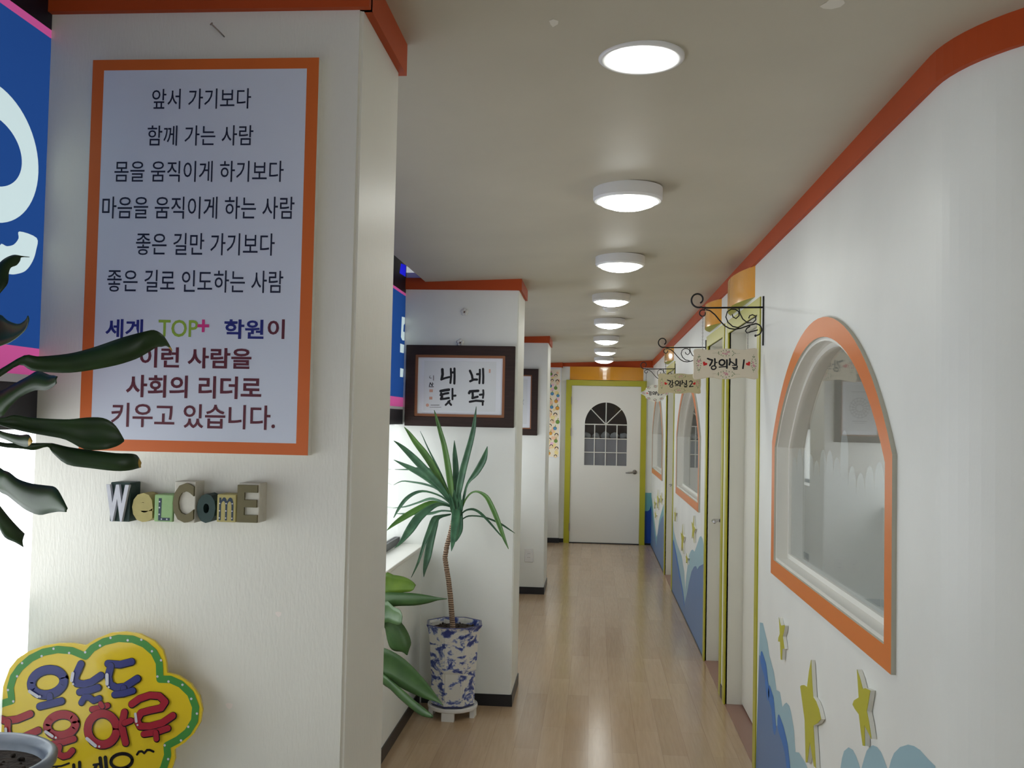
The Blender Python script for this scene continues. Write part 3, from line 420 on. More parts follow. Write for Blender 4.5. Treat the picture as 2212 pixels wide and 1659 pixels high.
BROAD = [[[[-0.6134,2.7,1.0149],[-0.6133,2.7009,1.011],[-0.6132,2.7,1.0072]],[[-0.576,2.7,1.0934],[-0.5753,2.7069,1.0644],[-0.5745,2.7,1.0355]],[[-0.5497,2.7,1.0917],[-0.549,2.7063,1.0654],[-0.5483,2.7,1.039]],[[-0.5207,2.7,1.0875],[-0.5215,2.7052,1.0657],[-0.5222,2.7,1.0438]],[[-0.4969,2.7,1.0768],[-0.4998,2.7036,1.0619],[-0.5027,2.7,1.0471]],[[-0.4861,2.7,1.0656],[-0.4893,2.7017,1.0591],[-0.4924,2.7,1.0525]]],[[[-0.6266,2.7,1.0144],[-0.6265,2.6992,1.0118],[-0.6264,2.7,1.0092]],[[-0.5725,2.69,1.0425],[-0.572,2.6841,1.0227],[-0.5715,2.69,1.0028]],[[-0.5314,2.68,1.0469],[-0.5309,2.6745,1.0285],[-0.5304,2.68,1.01]],[[-0.4905,2.67,1.0488],[-0.4869,2.6648,1.0319],[-0.4832,2.67,1.0149]],[[-0.45,2.66,1.047],[-0.4465,2.6565,1.0357],[-0.4431,2.66,1.0245]],[[-0.4162,2.65,1.0436],[-0.4161,2.6487,1.0393],[-0.416,2.65,1.0349]],[[-0.3879,2.64,1.0427],[-0.3879,2.6398,1.0421],[-0.3879,2.64,1.0414]]],[[[-0.6179,2.7,0.9376],[-0.6178,2.7009,0.9338],[-0.6177,2.7,0.9299]],[[-0.5676,2.67,1.022],[-0.5669,2.6768,0.9935],[-0.5661,2.67,0.9649]],[[-0.5353,2.64,1.0148],[-0.536,2.6454,0.9922],[-0.5367,2.64,0.9696]],[[-0.5112,2.61,1.0127],[-0.5133,2.6148,0.9928],[-0.5153,2.61,0.9729]],[[-0.4987,2.58,1.0017],[-0.4997,2.5821,0.9931],[-0.5007,2.58,0.9845]]],[[[-0.6119,2.7,0.9571],[-0.6131,2.699,0.9538],[-0.6143,2.7,0.9506]],[[-0.575,2.7,0.9521],[-0.5642,2.6946,0.9666],[-0.5534,2.7,0.9811]],[[-0.5635,2.7,0.9141],[-0.5431,2.6909,0.9366],[-0.5227,2.7,0.9592]],[[-0.555,2.7,0.8914],[-0.5294,2.6902,0.9116],[-0.5037,2.7,0.9318]],[[-0.5417,2.7,0.8817],[-0.5185,2.6921,0.8941],[-0.4953,2.7,0.9065]],[[-0.5207,2.7,0.88],[-0.5104,2.6966,0.8842],[-0.5,2.7,0.8885]],[[-0.5075,2.7,0.8716],[-0.5061,2.6996,0.8716],[-0.5048,2.7,0.8717]]],[[[-0.6166,2.7,0.8864],[-0.6164,2.7015,0.88],[-0.6162,2.7,0.8736]],[[-0.582,2.6914,0.8923],[-0.5809,2.7012,0.8515],[-0.5799,2.6914,0.8108]],[[-0.5473,2.6829,0.8854],[-0.5463,2.6929,0.8436],[-0.5452,2.6829,0.8018]],[[-0.5062,2.6743,0.865],[-0.5097,2.6838,0.8257],[-0.5132,2.6743,0.7864]],[[-0.465,2.6657,0.8311],[-0.4708,2.6727,0.8025],[-0.4765,2.6657,0.774]],[[-0.4307,2.6571,0.7971],[-0.4367,2.6612,0.7813],[-0.4427,2.6571,0.7654]],[[-0.4057,2.6486,0.7694],[-0.4094,2.6499,0.7655],[-0.4131,2.6486,0.7616]],[[-0.3913,2.64,0.7551],[-0.3919,2.6402,0.7551],[-0.3926,2.64,0.755]]],[[[-0.6087,2.7,0.8355],[-0.6086,2.6988,0.8316],[-0.6084,2.7,0.8278]],[[-0.5712,2.68,0.8242],[-0.5708,2.6758,0.8103],[-0.5704,2.68,0.7964]],[[-0.5433,2.66,0.8129],[-0.5429,2.656,0.7997],[-0.5426,2.66,0.7865]],[[-0.504,2.64,0.7924],[-0.5088,2.6363,0.7809],[-0.5137,2.64,0.7695]],[[-0.468,2.62,0.7722],[-0.474,2.6165,0.7621],[-0.4801,2.62,0.7519]],[[-0.4325,2.6,0.7549],[-0.4386,2.5968,0.7461],[-0.4446,2.6,0.7373]],[[-0.409,2.58,0.7449],[-0.4101,2.579,0.7418],[-0.4113,2.58,0.7387]]],[[[-0.6332,2.7,1.0141],[-0.6331,2.7008,1.0109],[-0.633,2.7,1.0077]],[[-0.6554,2.7,1.1036],[-0.642,2.7035,1.0976],[-0.6286,2.7,1.0916]],[[-0.677,2.7,1.1675],[-0.657,2.705,1.1617],[-0.637,2.7,1.1558]],[[-0.6791,2.7,1.2452],[-0.6777,2.7004,1.2446],[-0.6764,2.7,1.244]]]]
BROAD_STEM = [-0.6176,2.7,0.9248]
CLOUD = {"outer":[[-0.9979,1.0506],[-0.9942,1.0646],[-0.9857,1.0894],[-0.9726,1.1062],[-0.9525,1.12],[-0.9272,1.13],[-0.9017,1.135],[-0.8761,1.1361],[-0.8529,1.1334],[-0.8338,1.1458],[-0.8088,1.1565],[-0.7835,1.1594],[-0.758,1.1568],[-0.7323,1.1458],[-0.7167,1.1311],[-0.711,1.1137],[-0.7078,1.0937],[-0.6884,1.0897],[-0.6663,1.0771],[-0.6506,1.057],[-0.6448,1.0349],[-0.6475,1.0141],[-0.6584,0.9944],[-0.6729,0.9794],[-0.6909,0.9674],[-0.6895,0.9515],[-0.6939,0.9364],[-0.7008,0.9191],[-0.7235,0.8989],[-0.7733,0.8851],[-0.8405,0.8784],[-0.9084,0.8781],[-0.977,0.8825],[-1.0377,0.8923],[-1.0685,0.9231],[-1.0668,0.9638],[-1.0509,0.9971],[-1.0314,1.0256],[-1.0182,1.0408]],"band":[[-1.0105,1.0233],[-0.9936,1.0308],[-0.98,1.0352],[-0.9806,1.0425],[-0.983,1.057],[-0.9782,1.0751],[-0.9669,1.0918],[-0.9486,1.108],[-0.9267,1.1194],[-0.9013,1.125],[-0.8756,1.1239],[-0.8517,1.1157],[-0.84,1.1294],[-0.8201,1.1412],[-0.7949,1.148],[-0.7695,1.1475],[-0.749,1.1403],[-0.7317,1.1273],[-0.7218,1.11],[-0.7197,1.0828],[-0.7016,1.0832],[-0.6829,1.076],[-0.6657,1.0611],[-0.6561,1.0392],[-0.6572,1.0168],[-0.6685,0.9971],[-0.6847,0.9836],[-0.7036,0.9732],[-0.7019,0.9573],[-0.7081,0.9356],[-0.724,0.9116]],"dots":[[-0.9868,1.0532],[-0.9714,1.077],[-0.9634,1.0996],[-0.9291,1.1128],[-0.9085,1.126],[-0.8806,1.12],[-0.8522,1.1224],[-0.8266,1.1345],[-0.8085,1.1484],[-0.7782,1.1454],[-0.7543,1.1473],[-0.7351,1.1288],[-0.7188,1.1143],[-0.724,1.0871],[-0.7045,1.0796],[-0.6801,1.0752],[-0.6641,1.0526],[-0.6534,1.0286],[-0.6677,1.0061],[-0.6794,0.9829],[-0.7074,0.9735],[-0.7005,0.951],[-0.9765,1.0345],[-1.0006,1.0326]],"blue":[[[[-0.8889,1.0779],[-0.8883,1.072],[-0.8899,1.0659],[-0.8938,1.0601],[-0.8995,1.0551],[-0.9066,1.0512],[-0.9146,1.0488],[-0.9228,1.0481],[-0.9305,1.0491],[-0.9372,1.0518],[-0.9422,1.0559],[-0.9452,1.0611],[-0.9458,1.067],[-0.9442,1.0731],[-0.9403,1.079],[-0.9346,1.084],[-0.9274,1.0879],[-0.9194,1.0903],[-0.9112,1.091],[-0.9035,1.09],[-0.8969,1.0873],[-0.8919,1.0832],[-0.8889,1.0779]],0.01458],[[[-0.9118,1.0471],[-0.9114,1.0358]],0.01046],[[[-0.9291,1.0285],[-0.891,1.0391]],0.01172],[[[-0.8591,1.1027],[-0.8695,1.078],[-0.865,1.0702],[-0.853,1.0691],[-0.8395,1.0729],[-0.823,1.0849]],0.01172],[[[-0.8593,1.0559],[-0.8424,1.059],[-0.8273,1.0645]],0.01109],[[[-0.8555,1.0383],[-0.8505,1.0474],[-0.842,1.0478],[-0.8341,1.0425],[-0.8241,1.0469]],0.00951],[[[-0.8111,1.1055],[-0.7899,1.1048],[-0.7698,1.1104]],0.01141],[[[-0.8059,1.1017],[-0.8098,1.0838],[-0.8064,1.0711],[-0.7952,1.0659],[-0.7801,1.0682],[-0.7587,1.0827]],0.01172],[[[-0.7817,1.0657],[-0.7814,1.0585]],0.01046],[[[-0.7973,1.0545],[-0.7814,1.0569],[-0.7655,1.0624]],0.01046]],"red":[[[[-1.0098,1.0071],[-0.9889,1.0015],[-0.9684,1.0049],[-0.9456,1.0149]],0.01204],[[[-0.9845,1.0001],[-0.9849,0.9871],[-0.9818,0.976]],0.01077],[[[-0.9843,0.9742],[-0.9586,0.9746],[-0.93,0.9881]],0.01172],[[[-0.865,1.0049],[-0.8647,1.0],[-0.8664,0.9949],[-0.87,0.9901],[-0.8752,0.9861],[-0.8815,0.9831],[-0.8884,0.9813],[-0.8955,0.981],[-0.902,0.9821],[-0.9075,0.9846],[-0.9116,0.9883],[-0.9139,0.9928],[-0.9142,0.9977],[-0.9124,1.0028],[-0.9088,1.0076],[-0.9037,1.0116],[-0.8973,1.0147],[-0.8904,1.0164],[-0.8833,1.0167],[-0.8768,1.0156],[-0.8713,1.0131],[-0.8672,1.0094],[-0.865,1.0049]],0.01394],[[[-0.9035,0.9668],[-0.8849,0.9706],[-0.8664,0.9769]],0.01077],[[[-0.8914,0.9625],[-0.8935,0.9511],[-0.8839,0.9468],[-0.8747,0.9496],[-0.8682,0.9572]],0.01046],[[[-0.8361,1.0279],[-0.821,1.031],[-0.8093,1.0355]],0.00951],[[[-0.8212,1.0379],[-0.818,1.0335]],0.00824],[[[-0.7913,0.997],[-0.792,0.9896],[-0.7948,0.9828],[-0.7993,0.977],[-0.8052,0.9727],[-0.812,0.9703],[-0.8192,0.9699],[-0.8262,0.9717],[-0.8324,0.9754],[-0.8374,0.9808],[-0.8407,0.9873],[-0.842,0.9946],[-0.8412,1.002],[-0.8385,1.0089],[-0.834,1.0147],[-0.828,1.019],[-0.8212,1.0214],[-0.814,1.0217],[-0.807,1.0199],[-0.8008,1.0162],[-0.7958,1.0108],[-0.7926,1.0043],[-0.7913,0.997]],0.01363],[[[-0.7789,1.0256],[-0.7827,1.003],[-0.775,0.9753]],0.01172],[[[-0.7779,1.0077],[-0.7671,1.0125]],0.00951],[[[-0.7664,1.0398],[-0.7541,1.0492],[-0.7359,1.0561],[-0.7191,1.0556],[-0.7083,1.0464],[-0.715,1.0357],[-0.735,1.0308],[-0.7499,1.0262],[-0.7565,1.0138],[-0.7508,1.0037],[-0.734,1.0045],[-0.7124,1.0111],[-0.6945,1.0239]],0.01141],[[[-0.7436,0.9912],[-0.7219,0.9954],[-0.7021,1.0028]],0.01014],[[[-0.7228,0.9946],[-0.7212,0.9843]],0.00919]],"black":[[[[-0.9053,0.928],[-0.8867,0.9303],[-0.8733,0.9357]],0.00317],[[[-0.865,0.9333],[-0.8637,0.9173]],0.0057],[[[-0.855,0.9378],[-0.8532,0.9162]],0.0057],[[[-0.8951,0.9269],[-0.8963,0.9156],[-0.8792,0.9133]],0.00475],[[[-0.83,0.935],[-0.8174,0.9375]],0.00412],[[[-0.8191,0.9468],[-0.8147,0.9197]],0.00634],[[[-0.8101,0.9485],[-0.806,0.9202]],0.00634],[[[-0.8257,0.9336],[-0.8319,0.9189]],0.00539],[[[-0.7629,0.9472],[-0.763,0.9437],[-0.7646,0.9402],[-0.7676,0.937],[-0.7717,0.9344],[-0.7765,0.9325],[-0.7818,0.9315],[-0.7871,0.9315],[-0.7919,0.9326],[-0.7958,0.9345],[-0.7986,0.9372],[-0.8,0.9404],[-0.7998,0.9439],[-0.7982,0.9474],[-0.7952,0.9506],[-0.7911,0.9533],[-0.7862,0.9551],[-0.7809,0.9561],[-0.7757,0.9561],[-0.7709,0.9551],[-0.767,0.9531],[-0.7642,0.9504],[-0.7629,0.9472]],0.0057],[[[-0.7918,0.9305],[-0.7924,0.9225]],0.00475],[[[-0.7717,0.9331],[-0.7706,0.9252]],0.00475],[[[-0.8048,0.9171],[-0.7546,0.9244]],0.00539],[[[-0.7549,0.956],[-0.7517,0.9609],[-0.7467,0.9618],[-0.7424,0.9588]],0.0038],[[[-0.7424,0.9588],[-0.7376,0.9643],[-0.7326,0.9646],[-0.7266,0.9622]],0.0038]],"white":[[[[-0.9467,1.0534],[-0.9323,1.0454]],0.00539],[[[-0.928,1.0456],[-0.9279,1.0454]],0.00412],[[[-0.8711,1.0869],[-0.8728,1.0747]],0.00539],[[[-0.87,1.0691],[-0.8698,1.069]],0.00349],[[[-0.8109,1.087],[-0.8103,1.0717]],0.0057],[[[-0.8074,1.0665],[-0.8072,1.0663]],0.00349],[[[-0.9154,0.9872],[-0.9032,0.9803]],0.00507],[[[-0.8971,0.9783],[-0.8969,0.9782]],0.0038],[[[-0.8419,0.979],[-0.827,0.968]],0.0057],[[[-0.8202,0.9671],[-0.8201,0.9669]],0.0038],[[[-0.7591,1.0241],[-0.7569,1.0114]],0.00444],[[[-0.7547,1.0059],[-0.7545,1.0058]],0.00317],[[[-0.9863,0.9887],[-0.9855,0.9774]],0.00475]],"bandw":0.01236,"dotr":0.00206}
CALLI = [[[[-0.8247,1.7999],[-0.8226,1.7738],[-0.8266,1.7492]],0.01517],[[[-0.8296,1.7445],[-0.8097,1.7525],[-0.7851,1.7591]],0.01153],[[[-0.7784,1.8037],[-0.7759,1.7654],[-0.7788,1.727]],0.01153],[[[-0.7583,1.8055],[-0.7567,1.7626],[-0.7571,1.7243]],0.01214],[[[-0.7764,1.7838],[-0.7578,1.7847]],0.01214],[[[-0.6732,1.7947],[-0.6619,1.7703],[-0.6584,1.752]],0.01274],[[[-0.6704,1.738],[-0.6521,1.7475],[-0.6336,1.7479]],0.01274],[[[-0.6194,1.8017],[-0.6186,1.7649],[-0.6203,1.7282]],0.01092],[[[-0.6337,1.7769],[-0.6189,1.7778]],0.01274],[[[-0.602,1.8065],[-0.5996,1.7653],[-0.6,1.7286]],0.01153],[[[-0.8312,1.6816],[-0.8081,1.6866],[-0.7866,1.69]],0.01517],[[[-0.8307,1.6601],[-0.8077,1.6682],[-0.7892,1.6716]],0.01274],[[[-0.8278,1.6678],[-0.8228,1.6511],[-0.828,1.6387]],0.01396],[[[-0.828,1.6387],[-0.8071,1.6406],[-0.7855,1.645]],0.01214],[[[-0.7666,1.695],[-0.7653,1.6384]],0.01092],[[[-0.7657,1.6567],[-0.7494,1.6586]],0.01153],[[[-0.7805,1.6304],[-0.788,1.6211],[-0.8016,1.607]],0.01092],[[[-0.7882,1.6257],[-0.7723,1.6076]],0.01092],[[[-0.6751,1.6737],[-0.6707,1.6829],[-0.6261,1.6868]],0.01456],[[[-0.6568,1.6801],[-0.6548,1.6603],[-0.6566,1.6465]],0.01274],[[[-0.6566,1.6465],[-0.6285,1.6547]],0.01274],[[[-0.5985,1.6904],[-0.5966,1.6705],[-0.5992,1.6491]],0.01032],[[[-0.6164,1.6656],[-0.5981,1.6681]],0.01153],[[[-0.6703,1.6264],[-0.6373,1.6331],[-0.5972,1.6308]],0.01214],[[[-0.5997,1.6308],[-0.5999,1.6109]],0.01032]]
CALLI_SMALL = [[[[-0.895,1.7572],[-0.8918,1.7511],[-0.884,1.7513]],0.00273],[[[-0.895,1.7572],[-0.8905,1.7641]],0.00212],[[[-0.872,1.7653],[-0.8719,1.7392]],0.00303],[[[-0.8939,1.7096],[-0.8896,1.7266],[-0.88,1.7114]],0.00425],[[[-0.8772,1.7268],[-0.8774,1.7099]],0.00364],[[[-0.877,1.7191],[-0.8709,1.7202]],0.00303],[[[-0.8953,1.7044],[-0.8711,1.7048]],0.00364],[[[-0.8938,1.7044],[-0.8939,1.7096]],0.00273],[[[-0.8836,1.6045],[-0.8372,1.6054]],0.00243],[[[-0.8895,1.5931],[-0.8261,1.5943]],0.00152]]
S1 = {"board":[[-0.1384,0.0615],[-0.1252,0.0654],[-0.1054,0.065],[-0.0806,0.0603],[-0.0542,0.0619],[-0.0312,0.0661],[-0.0008,0.0677],[0.0263,0.0669],[0.051,0.0629],[0.0772,0.0633],[0.1033,0.0687],[0.1213,0.0711],[0.1328,0.0671],[0.137,0.0605],[0.1355,0.0455],[0.139,0.0238],[0.1394,-0.0095],[0.1364,-0.0328],[0.139,-0.0494],[0.1367,-0.0603],[0.1261,-0.066],[0.1016,-0.063],[0.077,-0.0588],[0.0524,-0.0595],[0.0279,-0.0655],[0.0008,-0.0681],[-0.0296,-0.0673],[-0.0527,-0.0618],[-0.079,-0.0618],[-0.1036,-0.0677],[-0.125,-0.0714],[-0.1366,-0.0699],[-0.143,-0.0625],[-0.1443,-0.0542],[-0.1417,-0.0374],[-0.1415,-0.0173],[-0.1436,0.0195],[-0.1411,0.0413],[-0.1429,0.053]],"txt":[[[[-0.0817,0.0221],[-0.0718,0.0181],[-0.0611,0.0158],[-0.0634,0.0057],[-0.0715,-0.0086]],0.00608],[[[-0.0504,0.0209],[-0.0494,0.0059],[-0.0504,-0.0083]],0.00608],[[[-0.0486,0.0046],[-0.0403,0.0052]],0.00405],[[[-0.0448,-0.0156],[-0.0452,-0.0192],[-0.0475,-0.0225],[-0.0512,-0.0248],[-0.0557,-0.0257],[-0.06,-0.025],[-0.0633,-0.0228],[-0.0649,-0.0195],[-0.0645,-0.0159],[-0.0623,-0.0126],[-0.0585,-0.0103],[-0.0541,-0.0095],[-0.0498,-0.0102],[-0.0465,-0.0124],[-0.0448,-0.0156]],0.00473],[[[-0.0096,0.0137],[-0.0074,0.0096],[-0.0069,0.0049],[-0.0083,0.0003],[-0.0112,-0.0035],[-0.0154,-0.006],[-0.0201,-0.0067],[-0.0246,-0.0055],[-0.0283,-0.0027],[-0.0306,0.0015],[-0.031,0.0062],[-0.0297,0.0108],[-0.0267,0.0146],[-0.0225,0.0171],[-0.0178,0.0178],[-0.0133,0.0166],[-0.0096,0.0137]],0.00574],[[[-0.031,-0.0152],[-0.0138,-0.0132],[-0.0007,-0.0125]],0.00405],[[[0.0023,0.0167],[0.0027,-0.0183]],0.00642],[[[0.0153,0.022],[0.0163,0.0086],[0.0132,-0.004]],0.00608],[[[0.0171,0.0111],[0.027,0.0054],[0.037,-0.0028]],0.00439],[[[0.0433,0.0207],[0.0436,-0.0043]],0.00642],[[[0.0264,-0.0071],[0.0419,-0.0068]],0.00304],[[[0.0477,-0.0093],[0.047,-0.0159],[0.0339,-0.0178],[0.0314,-0.0162]],0.00439],[[[0.0273,-0.0159],[0.0314,-0.017],[0.0331,-0.0237],[0.047,-0.0223]],0.00372]],"one":[[[[0.0769,0.0179],[0.0724,-0.0189]],0.00574]],"two":[[[[0.063,0.0127],[0.0728,0.0195],[0.0827,0.0146],[0.0795,0.0013],[0.0634,-0.0198],[0.0879,-0.017]],0.00507]],"three":[[[[0.063,0.016],[0.0761,0.0179],[0.0794,0.0096],[0.0697,0.0028],[0.0812,-0.0037],[0.0781,-0.0171],[0.0634,-0.019]],0.00507]],"o":[0.5799,4.36,1.7997],"hearts":[[-0.0938,-0.0015],[0.0959,0.0015]],"flowers":[[-0.0006,0.0468],[0.0006,-0.0451],[-0.1194,-0.0002],[0.1188,0.0035]]}
BRACKET = [[[[0.7363,2.0528],[0.6349,2.0508],[0.4885,2.0477],[0.4708,2.0484],[0.4698,2.0512],[0.46,2.049],[0.4503,2.0496],[0.4414,2.0529],[0.4338,2.0585],[0.4283,2.0657],[0.4251,2.0741],[0.4243,2.0827],[0.4259,2.091],[0.4296,2.0983],[0.435,2.1041],[0.4416,2.1079],[0.4488,2.1096],[0.4559,2.1092],[0.4624,2.1069],[0.4678,2.103],[0.4718,2.0978],[0.474,2.092],[0.4746,2.086],[0.4735,2.0803],[0.4709,2.0754],[0.4673,2.0716],[0.4629,2.0692]],0.0032],[[[0.4841,2.0426],[0.4829,2.0374],[0.4774,2.039],[0.4719,2.0386],[0.467,2.0363],[0.4632,2.0324],[0.4611,2.0276],[0.4607,2.0224],[0.4621,2.0176],[0.465,2.0136],[0.469,2.0109],[0.4736,2.0099],[0.4781,2.0105],[0.482,2.0127],[0.4849,2.016],[0.4864,2.02],[0.4864,2.0242],[0.485,2.028]],0.0022],[[[0.4886,2.0397],[0.5062,2.0354],[0.527,2.0192],[0.5478,1.9941],[0.5715,1.9691],[0.5922,1.9574],[0.6156,1.9541],[0.6418,1.9586],[0.6766,1.9718],[0.7057,1.9796],[0.7071,1.9796],[0.7148,1.9784],[0.7217,1.975],[0.7272,1.9697],[0.731,1.963],[0.7327,1.9555],[0.7322,1.9479],[0.7296,1.9408],[0.725,1.9348],[0.719,1.9305],[0.712,1.9281]],0.0024],[[[0.633,1.9609],[0.6067,1.9665],[0.586,1.9841],[0.5763,2.0078],[0.5825,2.0318],[0.5999,2.0433],[0.6174,2.0426],[0.6322,2.0323],[0.6338,2.0145],[0.6208,2.0018],[0.6076,2.0082],[0.6037,2.0201]],0.0022],[[[0.6334,2.0487],[0.6366,2.0264],[0.6501,1.9998],[0.6707,1.9837],[0.694,1.9831],[0.7069,1.9975],[0.7053,2.0138],[0.6921,2.0196],[0.6805,2.015],[0.6757,2.0031]],0.0022],[[[0.6825,1.9689],[0.668,1.9584],[0.6623,1.9464],[0.6712,1.9376],[0.6857,1.9437],[0.7162,1.9524]],0.0022]]
BRACKET_END = [0.7063,1.9268]
HOOKS = [[0.4752,2.0096],[0.6726,1.9376]]
MURAL1_LIGHT = [[4.3777,0.6679],[4.2975,0.6812],[4.1853,0.6259],[4.136,0.5795],[4.0329,0.5399],[3.976,0.4836],[3.9038,0.4954],[3.8512,0.4527],[3.813,0.475],[3.7754,0.4914],[3.7192,0.4945],[3.691,0.4807],[3.635,0.4327],[3.6055,0.3639],[3.5466,0.3818],[3.4489,0.3823],[3.4095,0.3761],[3.2,0.3],[3.2,0.0],[4.44,0.0]]
MURAL1_DARK = [[4.3762,0.5268],[4.2758,0.5336],[4.1899,0.5085],[4.1274,0.4343],[4.0823,0.4385],[4.0151,0.4174],[3.9745,0.3427],[3.8773,0.3802],[3.7976,0.3634],[3.7295,0.3299],[3.6902,0.278],[3.62,0.2],[3.6,0.0],[4.44,0.0]]
MURAL1_HILLS = [[[2.9725,0.5287],[2.9562,0.563],[2.9342,0.5906],[2.8849,0.6177],[2.8367,0.6258],[2.8052,0.6198],[2.7794,0.6095],[2.764,0.6016]],[[2.7492,0.6067],[2.7255,0.6387],[2.7021,0.6678],[2.6696,0.6903],[2.6423,0.7026],[2.6064,0.7097],[2.5714,0.7087],[2.5371,0.6954],[2.5203,0.6867]],[[2.5039,0.6924],[2.4882,0.717],[2.4648,0.7419],[2.4188,0.7714],[2.36,0.7964],[2.3176,0.8069],[2.2767,0.8114],[2.2243,0.8093],[2.1805,0.8094]]]
MURAL2_LIGHT = [[9.1845,0.6558],[8.9385,0.5603],[8.5965,0.4903],[8.1386,0.4447],[7.8905,0.3549],[7.7916,0.2237],[7.7316,0.3428],[7.5343,0.533],[7.3873,0.5876],[7.2756,0.6102],[7.1321,0.6132],[6.9327,0.7014],[6.8187,0.7549],[6.7233,0.7724],[6.6277,0.7648],[6.5682,0.7307]]
MURAL2_DARK = [[9.188,0.4749],[8.9204,0.4572],[8.5745,0.3584],[8.2539,0.2609],[7.957,0.1706],[7.8396,0.1053],[7.6384,0.226],[7.5058,0.3312],[7.3323,0.4398],[7.1502,0.5033],[7.0142,0.5277],[6.9299,0.5173],[6.8137,0.5549],[6.5539,0.6094]]
MURAL3_LIGHT = [[12.4929,0.6304],[12.2192,0.5747],[11.9431,0.4632],[11.6308,0.3474],[11.3103,0.2264],[11.1314,0.2888],[10.9023,0.4634],[10.5931,0.5731],[10.2347,0.7014]]
MURAL3_DARK = [[12.4495,0.4635],[12.125,0.4015],[11.8532,0.295],[11.5491,0.1984],[11.2848,0.1177],[11.1283,0.2753],[10.9272,0.3932],[10.5793,0.5087],[10.2103,0.5831]]
STARS = [[[3.8653,0.7908],[3.8442,0.7759],[3.8237,0.7675],[3.756,0.7837],[3.7464,0.7827],[3.7643,0.7566],[3.7865,0.735],[3.7515,0.6961],[3.7899,0.688],[3.7973,0.6441],[3.8209,0.6403],[3.8363,0.7032],[3.8765,0.6962],[3.8712,0.7108],[3.8419,0.7325]],[[3.3049,0.7629],[3.2909,0.7077],[3.2712,0.6516],[3.2311,0.65],[3.1888,0.6368],[3.1581,0.6147],[3.2008,0.5893],[3.2633,0.5623],[3.247,0.5146],[3.2229,0.4406],[3.2511,0.4368],[3.3117,0.4937],[3.346,0.4169],[3.3715,0.4065],[3.3928,0.5409],[3.4687,0.6325],[3.4497,0.6417],[3.4103,0.6532],[3.3608,0.6598],[3.3358,0.7159]],[[2.7486,0.8713],[2.7182,0.8562],[2.6902,0.8344],[2.6646,0.8434],[2.62,0.8495],[2.6358,0.8155],[2.6509,0.7878],[2.6299,0.7657],[2.6062,0.7295],[2.6385,0.7372],[2.6716,0.7452],[2.6655,0.6923],[2.6864,0.6867],[2.7047,0.7165],[2.7254,0.7567],[2.7659,0.7597],[2.7908,0.7647],[2.7767,0.7797],[2.7286,0.8013],[2.7396,0.8399]]]
STARB = [[8.668,0.7292,0.2285,0.1373],[7.9401,0.6023,0.3188,0.2503],[7.1094,0.774,0.2807,0.2033],[7.5527,0.5014,0.2113,0.0867],[10.9455,0.6766,0.3656,0.2402],[10.4534,0.7317,0.2778,0.134],[11.4677,0.5919,0.3569,0.1396],[11.3059,0.4791,0.3467,0.096]]
BAY1MARKS = [[[5.1583,2.0775],[5.2747,2.0825],[5.2658,2.0483],[5.2147,2.0381],[5.2064,2.0018],[5.2586,2.0016],[5.2514,1.9551],[5.187,1.9522],[5.147,1.9663]],[[5.1327,1.9302],[5.2414,1.9314],[5.2342,1.8852],[5.1324,1.883]],[[5.1492,1.7994],[5.2387,1.7993],[5.2316,1.7534],[5.1489,1.752]],[[5.0977,2.3564],[5.2377,2.3691],[5.2329,2.3045],[5.0675,2.2996]]]
BAY0O = {"o":[[1.507,2.0644],[1.5451,2.0722],[1.5862,2.0621],[1.6187,2.0398],[1.6327,2.0042],[1.6347,1.955],[1.6221,1.9064],[1.5987,1.8791],[1.5592,1.8625],[1.5214,1.8482]],"i":[[1.5106,2.0107],[1.5356,2.0193],[1.5594,2.0165],[1.577,1.9962],[1.5826,1.9737],[1.5781,1.9403],[1.5635,1.9166],[1.5429,1.9099],[1.5174,1.9075]],"hook":[[1.577,1.836],[1.6285,1.8346],[1.6285,1.8132],[1.6187,1.7911],[1.599,1.7717],[1.5726,1.762],[1.553,1.759],[1.5273,1.7597],[1.5244,1.8025],[1.5435,1.8044],[1.5626,1.811],[1.5751,1.8237]],"hook2":[]}
PATCHES = [[[-0.1014,1.8917],[-0.0929,1.8854],[-0.0832,1.8946],[-0.0846,1.9103],[-0.0954,1.9237],[-0.0994,1.9098]],[[0.4212,1.8921],[0.4304,1.8753],[0.4339,1.8607],[0.4448,1.8632],[0.4611,1.8701],[0.4669,1.883],[0.4624,1.9],[0.4469,1.9082],[0.4308,1.9033]]]

# ================================================================== the setting
XR = 0.742
bm = B(); box(bm, -1.25, 3.5, -3.1, 13.2, -0.05, 0.0); struct('floor', bm, M_floor)
bm = B()
xs, ys = (-0.93, 3.5), (-3.1, 13.2)
vb = [bm.verts.new((x, y, cz(x, y))) for x, y in ((xs[0], ys[0]), (xs[1], ys[0]), (xs[1], ys[1]), (xs[0], ys[1]))]
vt = [bm.verts.new((v.co.x, v.co.y, 2.62)) for v in vb]
bm.faces.new(vb[::-1]); bm.faces.new(vt)
for i in range(4):
    bm.faces.new((vb[i], vb[(i + 1) % 4], vt[(i + 1) % 4], vt[i]))
for p in PATCHES:
    c = (sum(q[0] for q in p) / len(p), sum(q[1] for q in p) / len(p))
    f = bm.faces.new([bm.verts.new((x, y, cz(x, y) - 0.0008)) for x, y in p]); f.material_index = 1
struct('ceiling', bm, [M_ceil, M_patch])

